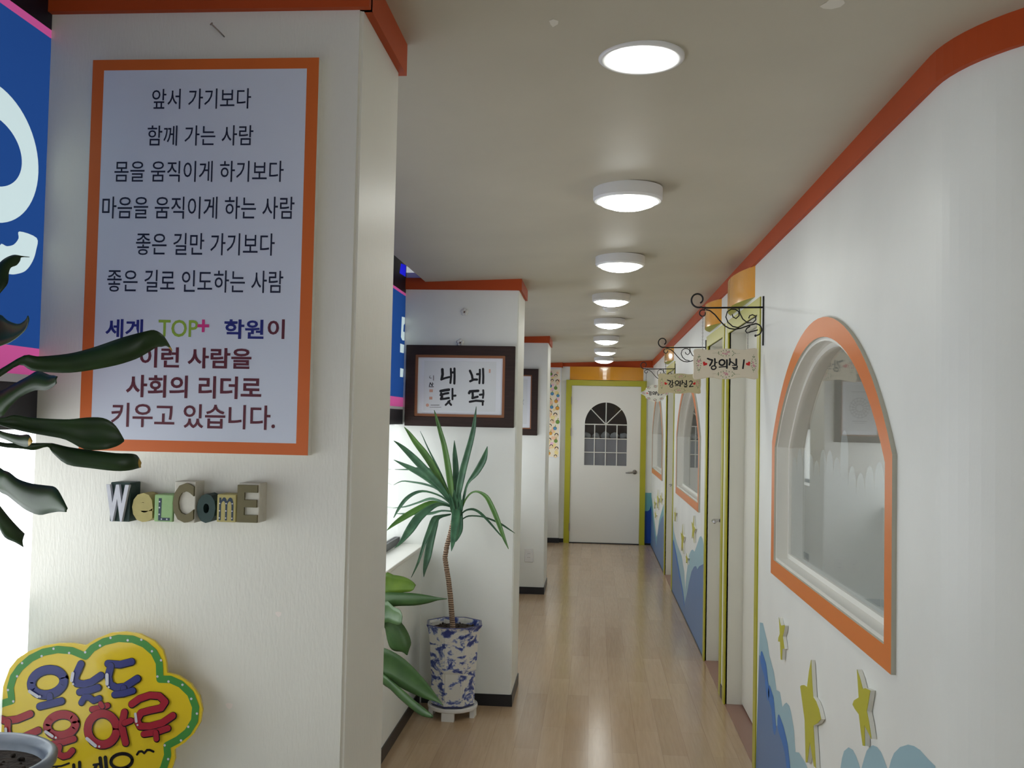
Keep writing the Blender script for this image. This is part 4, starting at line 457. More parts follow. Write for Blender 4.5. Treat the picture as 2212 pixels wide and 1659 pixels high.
# pillars on the window side
PILLARS = [('wall_pillar_near', -0.985, -0.415, 1.65, 1.965), ('wall_pillar_middle', -1.045, -0.415, 5.25, 5.70), ('wall_pillar_far', -1.045, -0.415, 8.65, 9.20), ('wall_pillar_end', -1.045, -0.415, 12.33, 12.42)]
for n, x0, x1, y0, y1 in PILLARS:
    bm = B(); box(bm, x0 - (0.2 if n != 'wall_pillar_near' else 0.0), x1, y0, y1, 0, 2.33)
    vert = [e for e in bm.edges if abs(e.verts[0].co.z - e.verts[1].co.z) > 1 and e.verts[0].co.x > 0 - 0.5]
    bmesh.ops.bevel(bm, geom=vert, offset=0.006, segments=3, affect='EDGES')
    if 'near' in n:
        for cx, c2, s in ((-.617, 1.028, .007), (-.535, 1.188, .006)):
            flat(bm, [(cx - s, c2 + s * .5), (cx - s * .3, c2 + s * .8), (cx + s * .9, c2 + s * .6), (cx + s * .7, c2 - s * .3), (cx, c2 - s * .8), (cx - s * .7, c2 - s * .2)], FY(y0), -.0006, 1)
    struct(n, bm, [M_col, M_chip] if 'near' in n else M_wall)
k = 0
for n, x0, x1, y0, y1 in PILLARS:
    k += 1
    bm = B(); zt = cz(x1, y0)
    xa = max(x0, -0.99) if 'near' in n else -1.045
    zc = zt - (0.062 if 'near' not in n else 0.066)
    box(bm, xa, x1 + 0.014, y0 - 0.014, y0 + 0.01, zc, zt + 0.001)
    box(bm, x1 - 0.01, x1 + 0.014, y0, y1 + 0.012, zc, zt + 0.03)
    struct('trim_%d' % k, bm, M_trim)
    bm = B()
    box(bm, (-0.9 if 'end' not in n else -0.9), x1 + 0.006, y0 - 0.006, y0 + 0.01, 0, 0.062)
    if 'end' not in n: box(bm, x1 - 0.01, x1 + 0.006, y0, y1 + 0.006, 0, 0.062)
    struct('baseboard_' + n.split('_')[-1], bm, M_black)
# low walls under the left windows, with their sills
bm = B()
for y0, y1 in ((-3.0, 1.65), (1.965, 5.25), (5.70, 8.65), (9.20, 12.33)):
    box(bm, -1.2, -0.915, y0, y1, 0, 0.83)
struct('wall_left', bm, M_wall)
bm = B()
for y0, y1 in ((-3.0, 1.65), (1.965, 5.25), (5.70, 8.65), (9.20, 12.33)):
    box(bm, -1.10, -0.905, y0, y1, 0.83, 0.848)
bevel(bm, 0.004); struct('trim_5', bm, M_white)
bm = B()
for y0, y1 in ((-3.0, 1.65), (1.965, 5.25), (5.70, 8.65), (9.20, 12.33)):
    box(bm, -0.916, -0.909, y0, y1, 0, 0.062)
struct('baseboard_left', bm, M_black)
# closed head of the window recess above the ceiling edge
bm = B()
box(bm, -1.25, -0.93, -3.1, 12.4, 2.55, 2.62); box(bm, -1.25, -1.06, -3.1, 12.4, 2.45, 2.55)
struct('wall_window_head', bm, M_snavy)
# left windows: backlit sign film above, clear glass below
LW = [(4, -3.0, 1.65, -0.985), (5, 1.965, 5.25, -1.04), (6, 5.70, 8.65, -1.04), (7, 9.20, 12.33, -1.04)]
for i, y0, y1, x in LW:
    root = structE('window_%d' % i, (x, (y0 + y1) / 2, 0.848), 'left window with blue and pink sign film above clear glass', 'window')
    bm = B()
    box(bm, x - 0.03, x + 0.0, y0, y1, 0.848, 0.885); box(bm, x - 0.03, x, y0, y1, 1.497, 1.578)
    ny = max(1, int((y1 - y0) / 1.3))
    for q in range(ny):
        yy = y0 + (y1 - y0) * q / ny
        if q: box(bm, x - 0.03, x, yy - 0.02, yy + 0.02, 0.885, 1.497)
    obj('window_frame', bm, M_alu, root)
    bm = B(); box(bm, x - 0.002, x + 0.004, y0, y1, 1.578, 1.592); obj('sign_bar', bm, M_bar, root)
    bm = B(); box(bm, x - 0.017, x - 0.013, y0, y1, 0.885, 1.497); obj('glass_pane', bm, M_glass, root)
    if i == 4:
        bm = B(); box(bm, x - 0.012, x - 0.011, y0, y1, 0.885, 1.20); obj('frosted_film', bm, M_frost2, root)
    z0 = 1.592; zp = 1.643 if i != 4 else 1.64
    fn = FX(x); holes = []
    bm = B(); flat(bm, [(y0, z0), (y1, z0), (y1, zp), (y0, zp)], fn, 0); flat(bm, [(y0, 2.20), (y1, 2.20), (y1, 2.215), (y0, 2.215)], fn, 0); obj('pink_film', bm, M_spink, root)
    spot = [[(min(p[0], 5.245), p[1]) for p in BAY1MARKS[3]]] if i == 5 else []
    obj('sign_head', fill2d([[(y0, 2.215), (y1, 2.215), (y1, 2.56), (y0, 2.56)]] + spot, fn), M_snavy, root)
    if i == 4:
        O1, O2 = oval2(1.488, 1.950, 0.138, 0.114), oval2(1.490, 1.953, 0.086, 0.057)
        hk = smooth_loop([tuple(p) for p in BAY0O['hook']], 4)
        obj('sign_lettering', fill2d([O1, O2, hk], fn), M_swhite, root)
        holes = [O1, O2, hk]
    if i == 5:
        holes = [[(min(p[0], 5.245), p[1]) for p in q] for q in BAY1MARKS[:3]]
        obj('sign_lettering', fill2d(holes, fn), M_swhite, root)
        obj('sign_light_spot', fill2d(spot, fn), M_sbrt, root)
    obj('blue_film', fill2d([[(y0, zp), (y1, zp), (y1, 2.20), (y0, 2.20)]] + holes, fn), M_sblue, root)

# right wall: one long panel with three arched windows and three doorways, rounded at its near end
WIN = [(1, 2.455, 4.065, 0.932, 1.466, 1.886, 0.060), (2, 6.815, 8.69, 0.922, 1.44, 1.88, 0.060), (3, 10.43, 12.22, 0.922, 1.42, 1.87, 0.060)]
DOORS = [(1, 4.435, 5.535), (2, 5.63, 6.51), (3, 9.06, 10.07)]
DZ = 2.11
def arch(y0, y1, zb, zs, za, n=28):
    a = (y1 - y0) / 2; h = za - zs; R = (a * a + h * h) / (2 * h); yc = (y0 + y1) / 2; zc = za - R
    t = math.asin(min(1, a / R))
    return [(y0, zb), (y1, zb)] + [(yc + R * math.sin(t - 2 * t * q / n), zc + R * math.cos(t - 2 * t * q / n)) for q in range(n + 1)]
def wall_curve():
    cu = bpy.data.curves.new('wall_right', 'CURVE'); cu.dimensions = '2D'; cu.fill_mode = 'BOTH'; cu.extrude = 0.054
    out = [(2.19, 0.0), (2.19, 2.45), (12.42, 2.45), (12.42, 0.0)]
    for i, a, b in DOORS[::-1]:
        out += [(b - 0.02, 0.0), (b - 0.02, DZ - 0.02), (a + 0.02, DZ - 0.02), (a + 0.02, 0.0)]
    rings = [out] + [arch(y0 + d * .9, y1 - d * .9, zb + d * .9, zs - .02, za - d * .95) for i, y0, y1, zb, zs, za, d in WIN]
    for r in rings:
        s = cu.splines.new('POLY'); s.points.add(len(r) - 1)
        for p, q in zip(s.points, r): p.co = (q[0], q[1], 0, 1)
        s.use_cyclic_u = True
    o = bpy.data.objects.new('tmp', cu); COL.objects.link(o)
    dg = bpy.context.evaluated_depsgraph_get()
    me = bpy.data.meshes.new_from_object(o.evaluated_get(dg))
    bm = B(); bm.from_mesh(me)
    bpy.data.objects.remove(o); bpy.data.curves.remove(cu); bpy.data.meshes.remove(me)
    for v in bm.verts:
        y, z, t = v.co; v.co = (XR + 0.054 + t, y, z)
    return bm
bm = wall_curve()
for f in bm.faces: f.material_index = 0
RC = 0.325
path = [(XR + RC - RC * math.cos(a), 2.19 - RC * math.sin(a)) for a in [math.radians(90 * q / 16) for q in range(17)]] + [(3.4, 1.865)]
def strip(bm, path, off0, off1, z0, z1, mi=0, zfun=None):
    """vertical strip along a plan path; positive offset goes into the wall"""
    L = []
    for q, p in enumerate(path):
        a = Vector(path[max(q - 1, 0)]); b = Vector(path[min(q + 1, len(path) - 1)])
        t = (b - a).normalized(); nrm = Vector((-t.y, t.x))
        zz = (z0, z1) if zfun is None else zfun(*p)
        c = [Vector(p) + nrm * off0, Vector(p) + nrm * off1]
        L.append([bm.verts.new((c[0].x, c[0].y, zz[0])), bm.verts.new((c[1].x, c[1].y, zz[0])), bm.verts.new((c[1].x, c[1].y, zz[1])), bm.verts.new((c[0].x, c[0].y, zz[1]))])
    for a, b in zip(L[:-1], L[1:]):
        for s in range(4):
            f = bm.faces.new((a[s], a[(s + 1) % 4], b[(s + 1) % 4], b[s])); f.material_index = mi
    for r in (L[0], L[-1]):
        f = bm.faces.new(r); f.material_index = mi
strip(bm, path, 0.0, 0.108, 0.0, 2.45)
# the painted waves (paint on the wall itself)
fn = FX(XR)
def paint(poly, mi, d):
    flat(bm, [tuple(p) for p in poly], fn, d, mi)
paint(MURAL1_LIGHT, 3, -0.0006); paint(MURAL1_DARK, 1, -0.0012)
strokes(bm, [([[p[0] + .035, p[1] - .01] for p in MURAL1_DARK[k0:k1]], .07) for k0, k1 in ((1, 4), (4, 7), (7, 11))], fn, -0.0014, mi=2)
for h in MURAL1_HILLS:
    a, b = h[0], h[-1]
    paint(h + [[b[0], 0.0], [a[0], 0.0]], 3, -0.0006)
MURAL2_LIGHT[0][0] = MURAL2_DARK[0][0] = 9.055
paint(MURAL2_LIGHT + [[6.52, 0.0], [9.05, 0.0]], 3, -0.0006)
paint(MURAL2_DARK + [[6.52, 0.0], [9.05, 0.0]], 1, -0.0012)
strokes(bm, [([[p[0] + .02, p[1]] for p in MURAL2_DARK[1:6]], 0.05)], fn, -0.0014, mi=2)
paint(MURAL3_LIGHT + [[10.08, 0.0], [12.4, 0.0]], 4, -0.0006)
paint(MURAL3_DARK + [[10.08, 0.0], [12.4, 0.0]], 1, -0.0012)
strokes(bm, [(MURAL3_DARK[0:5], 0.03)], fn, -0.0014, mi=2)
struct('wall_right', bm, [M_wall, M_dark, M_deep, M_teal, M_turq])
bm = B()
tp = [(XR, 12.42), (XR, 9.0), (XR, 5.0), (XR, 2.6)] + path
strip(bm, tp, -0.015, 0.01, 0, 0, 0, lambda x, y: (cz(x, y) - 0.07, cz(x, y) + 0.03))
struct('trim_6', bm, M_trim)
bm = B()
edges = [2.19] + [q for d in DOORS for q in (d[1], d[2])] + [12.4]
for a, b in zip(edges[::2], edges[1::2]):
    box(bm, XR - 0.004, XR + 0.01, a, b, 0, 0.012)
box(bm, XR - 0.005, XR + 0.01, 5.535, 5.63, 0, 0.07)
struct('baseboard_right', bm, M_black)

for i, y0, y1, zb, zs, za, d in WIN:
    root = structE('window_%d' % i, (XR, (y0 + y1) / 2, zb), 'arched orange framed window, number %d along the right wall' % i, 'window')
    outer = arch(y0, y1, zb, zs, za); inner = arch(y0 + d, y1 - d, zb + d, zs - 0.022, za - d * 1.06)
    bm = B(); ring(bm, outer, inner, fn, -0.012, 0.004, 0, 1); obj('orange_frame', bm, [M_oran, M_mdf], root)
    i2 = arch(y0 + d + .012, y1 - d - .012, zb + d + .012, zs - 0.022, za - d * 1.06 - .012)
    bm = B(); ring(bm, arch(y0 + d * .93, y1 - d * .93, zb + d * .93, zs - .022, za - d), i2, fn, -0.004, 0.108); obj('window_lining', bm, M_white, root)
    i3 = arch(y0 + d + .03, y1 - d - .03, zb + d + .03, zs - 0.024, za - d * 1.06 - .03)
    bm = B(); ring(bm, i2, i3, fn, 0.040, 0.058); obj('glazing_bead', bm, M_white, root)
    bm = B(); prism(bm, i2, fn, 0.047, 0.051); obj('glass_pane', bm, M_glass, root)
    # frosted film with a grass-like upper edge
    rnd = random.Random(20 + i); top = []
    n = 15; wdt = (y1 - y0 - 2 * d - .06) / n
    for q in range(n):
        h = zs - .05 + rnd.uniform(-.02, .05) + (0.09 if q == 8 else 0)
        yc = y1 - d - .03 - (q + .5) * wdt
        for s in range(9):
            a = math.pi * s / 8
            top.append((yc + wdt * .5 * math.cos(a), h - .07 + .07 * math.sin(a)))
    bm = B(); flat(bm, [(y0 + d + .03, zb + d + .03), (y1 - d - .03, zb + d + .03)] + top, fn, 0.0515); obj('frosted_film', bm, M_frost, root)

def lever(bm, x, y, z, towards, out):
    """lever handle on a door face at x; out = -1 when the face looks to -x"""
    pts = [(x + out * q, y, z) for q in (0.0, 0.03, 0.055)] + [(x + out * 0.058, y + towards * q, z - 0.02 * q) for q in (0.02, 0.06, 0.11)]
    tube(bm, [(x, y, z), (x + out * 0.008, y, z)], 0.027, 20)
    tube(bm, pts, [0.011, 0.010, 0.010, 0.010, 0.009, 0.008], 12)
for i, a, b in DOORS:
    root = structE('door_%d' % i, (XR, (a + b) / 2, 0), 'white door in a lime green frame, number %d along the right wall' % i, 'door')
    w = 0.07
    bm = B()
    box(bm, XR - 0.006, XR + 0.01, a, a + w, 0, DZ); box(bm, XR - 0.006, XR + 0.01, b - w, b, 0, DZ); box(bm, XR - 0.006, XR + 0.01, a + w, b - w, DZ - w, DZ)
    obj('door_frame', bm, M_lime, root)
    bm = B()
    box(bm, XR + 0.002, XR + 0.13, a + w - 0.05, a + w, 0, DZ - w); box(bm, XR + 0.002, XR + 0.13, b - w, b - w + 0.05, 0, DZ - w); box(bm, XR + 0.002, XR + 0.13, a + w - .05, b - w + .05, DZ - w, DZ - w + 0.05)
    obj('door_lining', bm, M_jamb, root)
    bm = B(); box(bm, XR + 0.09, XR + 0.128, a + w + 0.004, b - w - 0.004, 0.012, DZ - w - 0.004); bevel(bm, 0.003, 1)
    leaf = obj('door_leaf', bm, M_jamb, root)
    bm = B(); lever(bm, XR + 0.09, (a + w + 0.075) if i == 1 else (b - w - 0.075), 0.915, 1 if i == 1 else -1, -1); obj('door_handle', bm, M_chrome, leaf, True)
    bm = B(); box(bm, XR - 0.0, XR + 0.13, a + w, b - w, 0.0, 0.004); obj('threshold', bm, M_thresh, root)
    # bowed amber head panel
    ya, yb = a + 0.17, b - 0.12; c = (ya + yb) / 2; hw = (yb - ya) / 2; sag = 0.06
    R = (hw * hw + sag * sag) / (2 * sag); t = math.asin(hw / R)
    pl = [(XR - sag + R - R * math.cos(-t + 2 * t * q / 18), c + R * math.sin(-t + 2 * t * q / 18)) for q in range(19)] + [(XR + 0.002, yb), (XR + 0.002, ya)]
    bm = B(); zt = cz(XR, c)
    prism(bm, pl, lambda u, v, dd: (u, v, dd), DZ + 0.02, zt - 0.068); hp = obj('head_panel', bm, [M_amber, M_lime], root)
    for p in hp.data.polygons:
        if p.normal.z < -0.9: p.material_index = 1

# end wall with its arched-window door
YE = 12.40
def end_wall():
    cu = bpy.data.curves.new('wall_end', 'CURVE'); cu.dimensions = '2D'; cu.fill_mode = 'BOTH'; cu.extrude = 0.05
    out = [(-1.2, 0.0), (-1.2, 2.5), (3.5, 2.5), (3.5, 0), (0.61, 0.0), (0.61, 2.01), (-0.30, 2.01), (-0.30, 0.0)]
    s = cu.splines.new('POLY'); s.points.add(len(out) - 1)
    for p, q in zip(s.points, out): p.co = (q[0], q[1], 0, 1)
    s.use_cyclic_u = True
    o = bpy.data.objects.new('tmp', cu); COL.objects.link(o)
    me = bpy.data.meshes.new_from_object(o.evaluated_get(bpy.context.evaluated_depsgraph_get()))
    bm = B(); bm.from_mesh(me)
    bpy.data.objects.remove(o); bpy.data.curves.remove(cu); bpy.data.meshes.remove(me)
    for v in bm.verts:
        x, z, t = v.co; v.co = (x, YE + 0.05 + t, z)
    return bm
bm = end_wall()
fe = FY(YE)
for p, mi, d in (([(0.662, 0.03), (XR, 0.03), (XR, 0.655), (0.662, 0.655)], 4, -0.0006), ([(0.662, 0.02), (XR, 0.02), (XR, 0.50), (0.72, 0.44), (0.70, 0.425), (0.662, 0.425)], 2, -0.0012)):
    flat(bm, p, fe, d, mi)
struct('wall_end', bm, [M_wall, M_dark, M_navy, M_teal, M_turq])
bm = B(); box(bm, -0.42, XR, YE - 0.014, YE + .01, cz(0, YE) - 0.062, cz(0, YE) + 0.04); struct('trim_7', bm, M_trim)
bm = B(); box(bm, -0.42, -0.356, YE - 0.006, YE + .01, 0, 0.05); box(bm, 0.662, XR, YE - 0.006, YE + 0.01, 0, 0.022); struct('baseboard_end', bm, M_black)
root = structE('door_4', (0.155, YE, 0), 'white door with arched window in the end wall', 'door')
bm = B()
box(bm, -0.354, -0.285, YE - 0.03, YE + .01, 0, 2.062); box(bm, 0.595, 0.662, YE - 0.03, YE + .01, 0, 2.062); box(bm, -0.285, 0.595, YE - 0.03, YE + .01, 1.992, 2.062)
obj('door_frame', bm, M_lime, root)
AX, AR = 0.157, 0.267
def archwin(grow, n=24):
    return [(AX - AR - grow, 0.985 - grow), (AX + AR + grow, 0.985 - grow)] + [(AX + (AR + grow) * math.cos(math.pi * q / n), 1.502 + (AR + .014 + grow) * math.sin(math.pi * q / n)) for q in range(n + 1)]
def door_slab():
    cu = bpy.data.curves.new('d', 'CURVE'); cu.dimensions = '2D'; cu.fill_mode = 'BOTH'; cu.extrude = 0.02
    for r in ([(-0.283, 0.012), (-0.283, 1.99), (0.593, 1.99), (0.593, 0.012)], archwin(0)):
        s = cu.splines.new('POLY'); s.points.add(len(r) - 1)
        for p, q in zip(s.points, r): p.co = (q[0], q[1], 0, 1)
        s.use_cyclic_u = True
    o = bpy.data.objects.new('tmp', cu); COL.objects.link(o)
    me = bpy.data.meshes.new_from_object(o.evaluated_get(bpy.context.evaluated_depsgraph_get()))
    bm = B(); bm.from_mesh(me)
    bpy.data.objects.remove(o); bpy.data.curves.remove(cu); bpy.data.meshes.remove(me)
    for v in bm.verts:
        x, z, t = v.co; v.co = (x, YE + 0.004 + t, z)
    return bm
leaf = obj('door_leaf', door_slab(), M_white, root)
bm = B(); fd = FY(YE)
st = [([(AX, 0.985), (AX, 1.785)], .012), ([(AX - AR, 1.502), (AX + AR, 1.502)], .014), ([(AX - AR, 1.323), (AX + AR, 1.323)], .012), ([(AX - AR, 1.148), (AX + AR, 1.148)], .012),
      ([(AX - .141, 0.985), (AX - .141, 1.502)], .012), ([(AX + .141, 0.985), (AX + .141, 1.502)], .012), ([(AX, 1.505), (AX - .195, 1.702)], .012), ([(AX, 1.505), (AX + .195, 1.702)], .012)]
for pts, w in st:
    tube(bm, [(p[0], YE + 0.004, p[1]) for p in pts], w / 2, 4)
obj('glazing_bars', bm, M_white, leaf)
bm = B(); prism(bm, archwin(0.0), fd, 0.008, 0.011); obj('glass_pane', bm, M_glass, leaf)
bm = B(); box(bm, AX - AR + .001, AX + AR - .001, YE + .0115, YE + .0125, 0.986, 1.318); obj('frosted_film', bm, translucent('grey_door_film', rgb(170, 172, 178), 0.35, 0.0, rgb(150, 152, 158)), leaf)
bm = B()
tube(bm, [(0.527, YE - .016, 0.912), (0.527, YE - 0.024, 0.912)], 0.028, 20)
tube(bm, [(0.527, YE - .02, 0.912), (0.527, YE - .06, 0.912), (0.515, YE - .072, 0.911), (0.47, YE - .073, 0.906), (0.413, YE - .068, 0.902)], [.014, .012, .012, .011, .008], 12)
obj('door_handle', bm, M_nickel, leaf, True)
bm = B()
bm.free()
for z in (0.15, 1.35, 1.75):
    bm = B(); box(bm, -0.290, -0.280, YE - .036, YE - .014, z, z + 0.1); obj('hinge', bm, M_nickel, leaf)
bm = B(); box(bm, -0.283, 0.593, YE - 0.03, YE + 0.03, 0, 0.01); obj('threshold', bm, M_black, root)
hw, sag = 0.465, 0.07; R = (hw * hw + sag * sag) / (2 * sag); t = math.asin(hw / R)
pl = [(AX - .003 + R * math.sin(-t + 2 * t * q / 20), YE - sag + R - R * math.cos(-t + 2 * t * q / 20)) for q in range(21)]
bm = B(); prism(bm, pl, lambda u, v, dd: (u, v, dd), 2.064, 2.232); obj('head_panel', bm, M_amber, root)

# back of the building: lobby, class rooms behind the right wall, room behind the end door
bm = B(); box(bm, -1.25, 3.5, -3.2, -3.0, 2.05, 2.6); box(bm, -1.25, 1.15, -3.2, -3.0, 0, 2.05); box(bm, 2.7, 3.5, -3.2, -3.0, 0, 2.05); struct('wall_lobby', bm, M_wall)  # unseen entrance opening, added so daylight reaches the near pillar
bm = B()
box(bm, 3.4, 3.5, -3.0, 2.4, 0, 2.6); box(bm, 3.4, 3.5, 2.4, 12.4, 0, 0.9); box(bm, 3.4, 3.5, 2.4, 12.4, 2.05, 2.6)
for y0, y1 in ((3.9, 6.0), (7.4, 9.4), (10.9, 12.4)): box(bm, 3.4, 3.5, y0, y1, 0.9, 2.05)  # gaps left between these are unseen openings, added to daylight the class rooms
struct('wall_outer', bm, M_wall)
bm = B()
for y in (5.56, 8.98): box(bm, 0.852, 3.4, y, y + 0.05, 0, 2.5)
struct('wall_partition', bm, M_wall)
M_backw = mat('dark_red_brown_panelling', rgb(92, 68, 62), 0.7); vary(M_backw, rgb(92, 68, 62), 0.25, 5, (1, 1, 4))
bm = B(); box(bm, -0.8, 1.1, 13.1, 13.15, 0, 2.6); box(bm, -0.8, -.75, 12.49, 13.12, 0, 2.6); box(bm, 1.05, 1.1, 12.49, 13.12, 0, 2.6)
struct('wall_storeroom', bm, M_backw)

# ================================================================== things
# ceiling lamps
def ceiling_lamp(x, y, label):
    z = cz(x, y); t = thing('ceiling_light', label, 'ceiling light', (x, y, z), 'round lamps along the corridor ceiling')
    bm = B(); lathe(bm, [(0.0, 0.0), (0.117, 0.0), (0.1175, -0.004), (0.1175, -0.038), (0.112, -0.046), (0.104, -0.047), (0.103, -0.040), (0.0, -0.040)], (x, y, z), 48)
    obj('housing', bm, M_plastic, t, True).data.set_sharp_from_angle(angle=0.6)
    bm = B(); lathe(bm, [(0.1025, -0.041), (0.1015, -0.047), (0.088, -0.057), (0.06, -0.067), (0.03, -0.0725), (0.0, -0.074)], (x, y, z), 40)
    obj('diffuser', bm, M_lamp, t, True)
    return t
x, y = 0.09, 2.11; z = cz(x, y)
t = thing('recessed_downlight', 'flush recessed round downlight, nearest lamp on the ceiling', 'ceiling light', (x, y, z))
bm = B(); lathe(bm, [(0.0935, 0.002), (0.0935, -0.004), (0.088, -0.0075), (0.079, -0.007), (0.077, -0.001), (0.077, 0.002)], (x, y, z), 48); obj('trim_ring', bm, M_plastic, t, True)
bm = B(); lathe(bm, [(0.0765, -0.001), (0.074, -0.006), (0.05, -0.011), (0.0, -0.013)], (x, y, z), 40); obj('diffuser', bm, M_lamp, t, True)
LY = [3.295, 4.64, 5.995, 7.39, 8.85, 10.24, 11.57]; LX = [.1025, .113, .095, .107, .102, .110, .111]
LN = ['round surface lamp just behind the flush downlight', 'second round surface lamp along the ceiling', 'third round surface lamp, just before the smoke detector', 'fourth round surface lamp, just behind the smoke detector',
      'fifth round surface lamp along the ceiling', 'sixth round surface lamp, second from the end door', 'smallest looking round surface lamp, nearest the end door']
for a, b, n in zip(LX, LY, LN): ceiling_lamp(a, b, n)
x, y = 0.106, 6.62; z = cz(x, y)
t = thing('smoke_detector', 'small white round smoke detector between two ceiling lamps', 'smoke detector', (x, y, z))
bm = B(); lathe(bm, [(0, 0), (0.06, 0), (0.06, -.012), (0.054, -.018), (0.048, -.018)], (x, y, z), 28); obj('base', bm, M_plastic, t)
bm = B(); lathe(bm, [(0.048, -.018), (0.045, -.028), (0.03, -.035), (0, -.037)], (x, y, z), 28); obj('sensor_dome', bm, M_plastic, t, True)

# motto board on the near pillar
t = thing('motto_board', 'large white board with Korean motto lines and orange border', 'sign board', (-0.69, 1.65, 1.463))
bm = B(); box(bm, -0.895, -0.486, 1.632, 1.65, 1.463, 2.153)
bd = obj('board', bm, M_white, t)
f1 = FY(1.632)
bm = B(); q = [(-0.895, 1.463), (-0.486, 1.463), (-0.486, 2.153), (-0.895, 2.153)]; qi = [(-0.874, 1.483), (-0.507, 1.483), (-0.507, 2.134), (-0.874, 2.134)]
ring(bm, q, qi, f1, -0.0006, 0.0); obj('orange_border', bm, mat('printed_orange', rgb(206, 102, 40), 0.45), t)
bm = B(); flat(bm, qi, f1, -0.0004); obj('printed_panel', bm, mat('printed_pale_blue_white', rgb(206, 212, 226), 0.4), t)
M_t1 = mat('navy_print', rgb(28, 34, 56), 0.5); M_t2 = mat('maroon_print', rgb(92, 34, 48), 0.5); M_t3 = mat('blue_print', rgb(32, 40, 120), 0.5); M_t4 = mat('lime_print', rgb(138, 168, 56), 0.5); M_t5 = mat('magenta_print', rgb(206, 56, 130), 0.5)
for s, a, b, c, d in [('앞서 가기보다', -.784, -.605, 2.064, 2.1), ('함께 가는 사람', -.79, -.599, 1.999, 2.035), ('몸을 움직이게 하기보다', -.848, -.543, 1.935, 1.972),
                      ('마음을 움직이게 하는 사람', -.868, -.522, 1.87, 1.909), ('좋은 길만 가기보다', -.804, -.555, 1.806, 1.845), ('좋은 길로 인도하는 사람', -.854, -.538, 1.741, 1.78)]:
    bm = B(); text(bm, s, a, b, c, d, f1, -0.0009, 0.004); obj('motto_line', bm, M_t1, t)
for s, a, b, c, d in [('이', -.563, -.533, 1.662, 1.696), ('이런 사람을', -.79, -.59, 1.609, 1.645), ('사회의 리더로', -.813, -.571, 1.557, 1.596), ('키우고 있습니다.', -.838, -.545, 1.505, 1.547)]:
    bm = B(); text(bm, s, a, b, c, d, f1, -0.0009, 0.013 if "고" in s else 0.022); obj('maroon_line', bm, M_t2, t)
bm = B(); text(bm, '세계', -.854, -.786, 1.66, 1.693, f1, -.0009, .024); obj('blue_word', bm, M_t3, t)
bm = B(); text(bm, '학원', -.64, -.57, 1.661, 1.695, f1, -.0009, .024); obj('blue_word', bm, M_t3, t)
bm = B(); text(bm, 'TOP', -.758, -.687, 1.663, 1.693, f1, -.0009, .012); obj('lime_lettering', bm, M_t4, t)
bm = B(); text(bm, '+', -.688, -.667, 1.672, 1.694, f1, -.0012, .02); obj('magenta_plus', bm, M_t5, t)

# nail and wall plug marks on the near pillar
bm = B(); tube(bm, [(-.664, 1.652, 2.199), (-.668, 1.640, 2.203), (-.679, 1.628, 2.213)], .0014, 8); tube(bm, [(-.679, 1.628, 2.213), (-.6797, 1.627, 2.2138)], .003, 10)
tag(obj('nail', bm, M_nickel), 'bent nail in the pillar above the motto board', 'nail')

# wooden WELCOME letters
t = thing('welcome_sign', 'wooden letter blocks spelling WELCOME under the motto board', 'letter sign', (-0.69, 1.65, 1.342))
def wood(n, r, g, b):
    m = mat(n, rgb(r, g, b), 0.6); vary(m, rgb(r, g, b), 0.08, 60); return m
W_dg = wood('dark_green_wood', 44, 66, 62); W_wh = wood('white_letter_wood', 196, 198, 206); W_ol = wood('yellow_olive_wood', 176, 164, 104); W_lg = wood('light_green_wood', 146, 180, 124)
W_cr = wood('cream_wood', 204, 200, 186); W_do = wood('olive_wood', 106, 98, 66); W_nv = wood('navy_print_wood', 44, 60, 76)
def block(x0, x1, z0, z1, m, yf=1.612):
    bm = B(); box(bm, x0, x1, yf, 1.65, z0, z1); bevel(bm, 0.0015, 2); return obj('letter_block', bm, m, t)
def letter(s, x0, x1, z0, z1, yf, depth, m, par, weight):
    bm = B(); text(bm, s, x0, x1, z0, z1, FY(yf), 0.0, weight, 0, depth); return obj('letter', bm, m, par)
b = block(-.8245, -.789, 1.343, 1.410, W_dg); letter('W', -.829, -.7885, 1.3435, 1.4065, 1.605, 0.008, W_wh, b, 0.045)
bm = B(); text(bm, 'e', -.785, -.7475, 1.3435, 1.393, FY(1.612), 0, 0.05, 0, 0.036); obj('letter_block', bm, W_ol, t)
b = block(-.7455, -.7125, 1.345, 1.391, W_lg); letter('L', -.738, -.7175, 1.347, 1.385, 1.6117, 0.0006, W_nv, b, 0.0)
bm = B()
for p in ((-.7362, 1.379), (-.7362, 1.369), (-.7362, 1.3575), (-.732, 1.3495), (-.7225, 1.3495)): disc(bm, p[0], p[1], .0014, FY(1.6113), 0)
obj('letter_dots', bm, W_wh, b)
b = block(-.7105, -.6735, 1.3445, 1.4145, W_cr); letter('C', -.711, -.6745, 1.345, 1.412, 1.607, 0.006, W_do, b, 0.035)
bm = B(); text(bm, 'o', -.6705, -.638, 1.345, 1.3945, FY(1.612), 0, 0.055, 0, 0.036); obj('letter_block', bm, W_dg, t)
b = block(-.6355, -.602, 1.3475, 1.3945, W_ol); letter('m', -.6315, -.6065, 1.3505, 1.3895, 1.6117, 0.0006, W_nv, b, 0.0)
bm = B()
for xx in (-.6305, -.6193, -.6085):
    for zz in (1.3545, 1.3665, 1.379): disc(bm, xx, zz, .0012, FY(1.6113), 0)
obj('letter_dots', bm, W_wh, b)
b = block(-.5985, -.5615, 1.3475, 1.4145, W_cr); letter('E', -.5985, -.5635, 1.3485, 1.4115, 1.607, 0.006, W_do, b, 0.03)

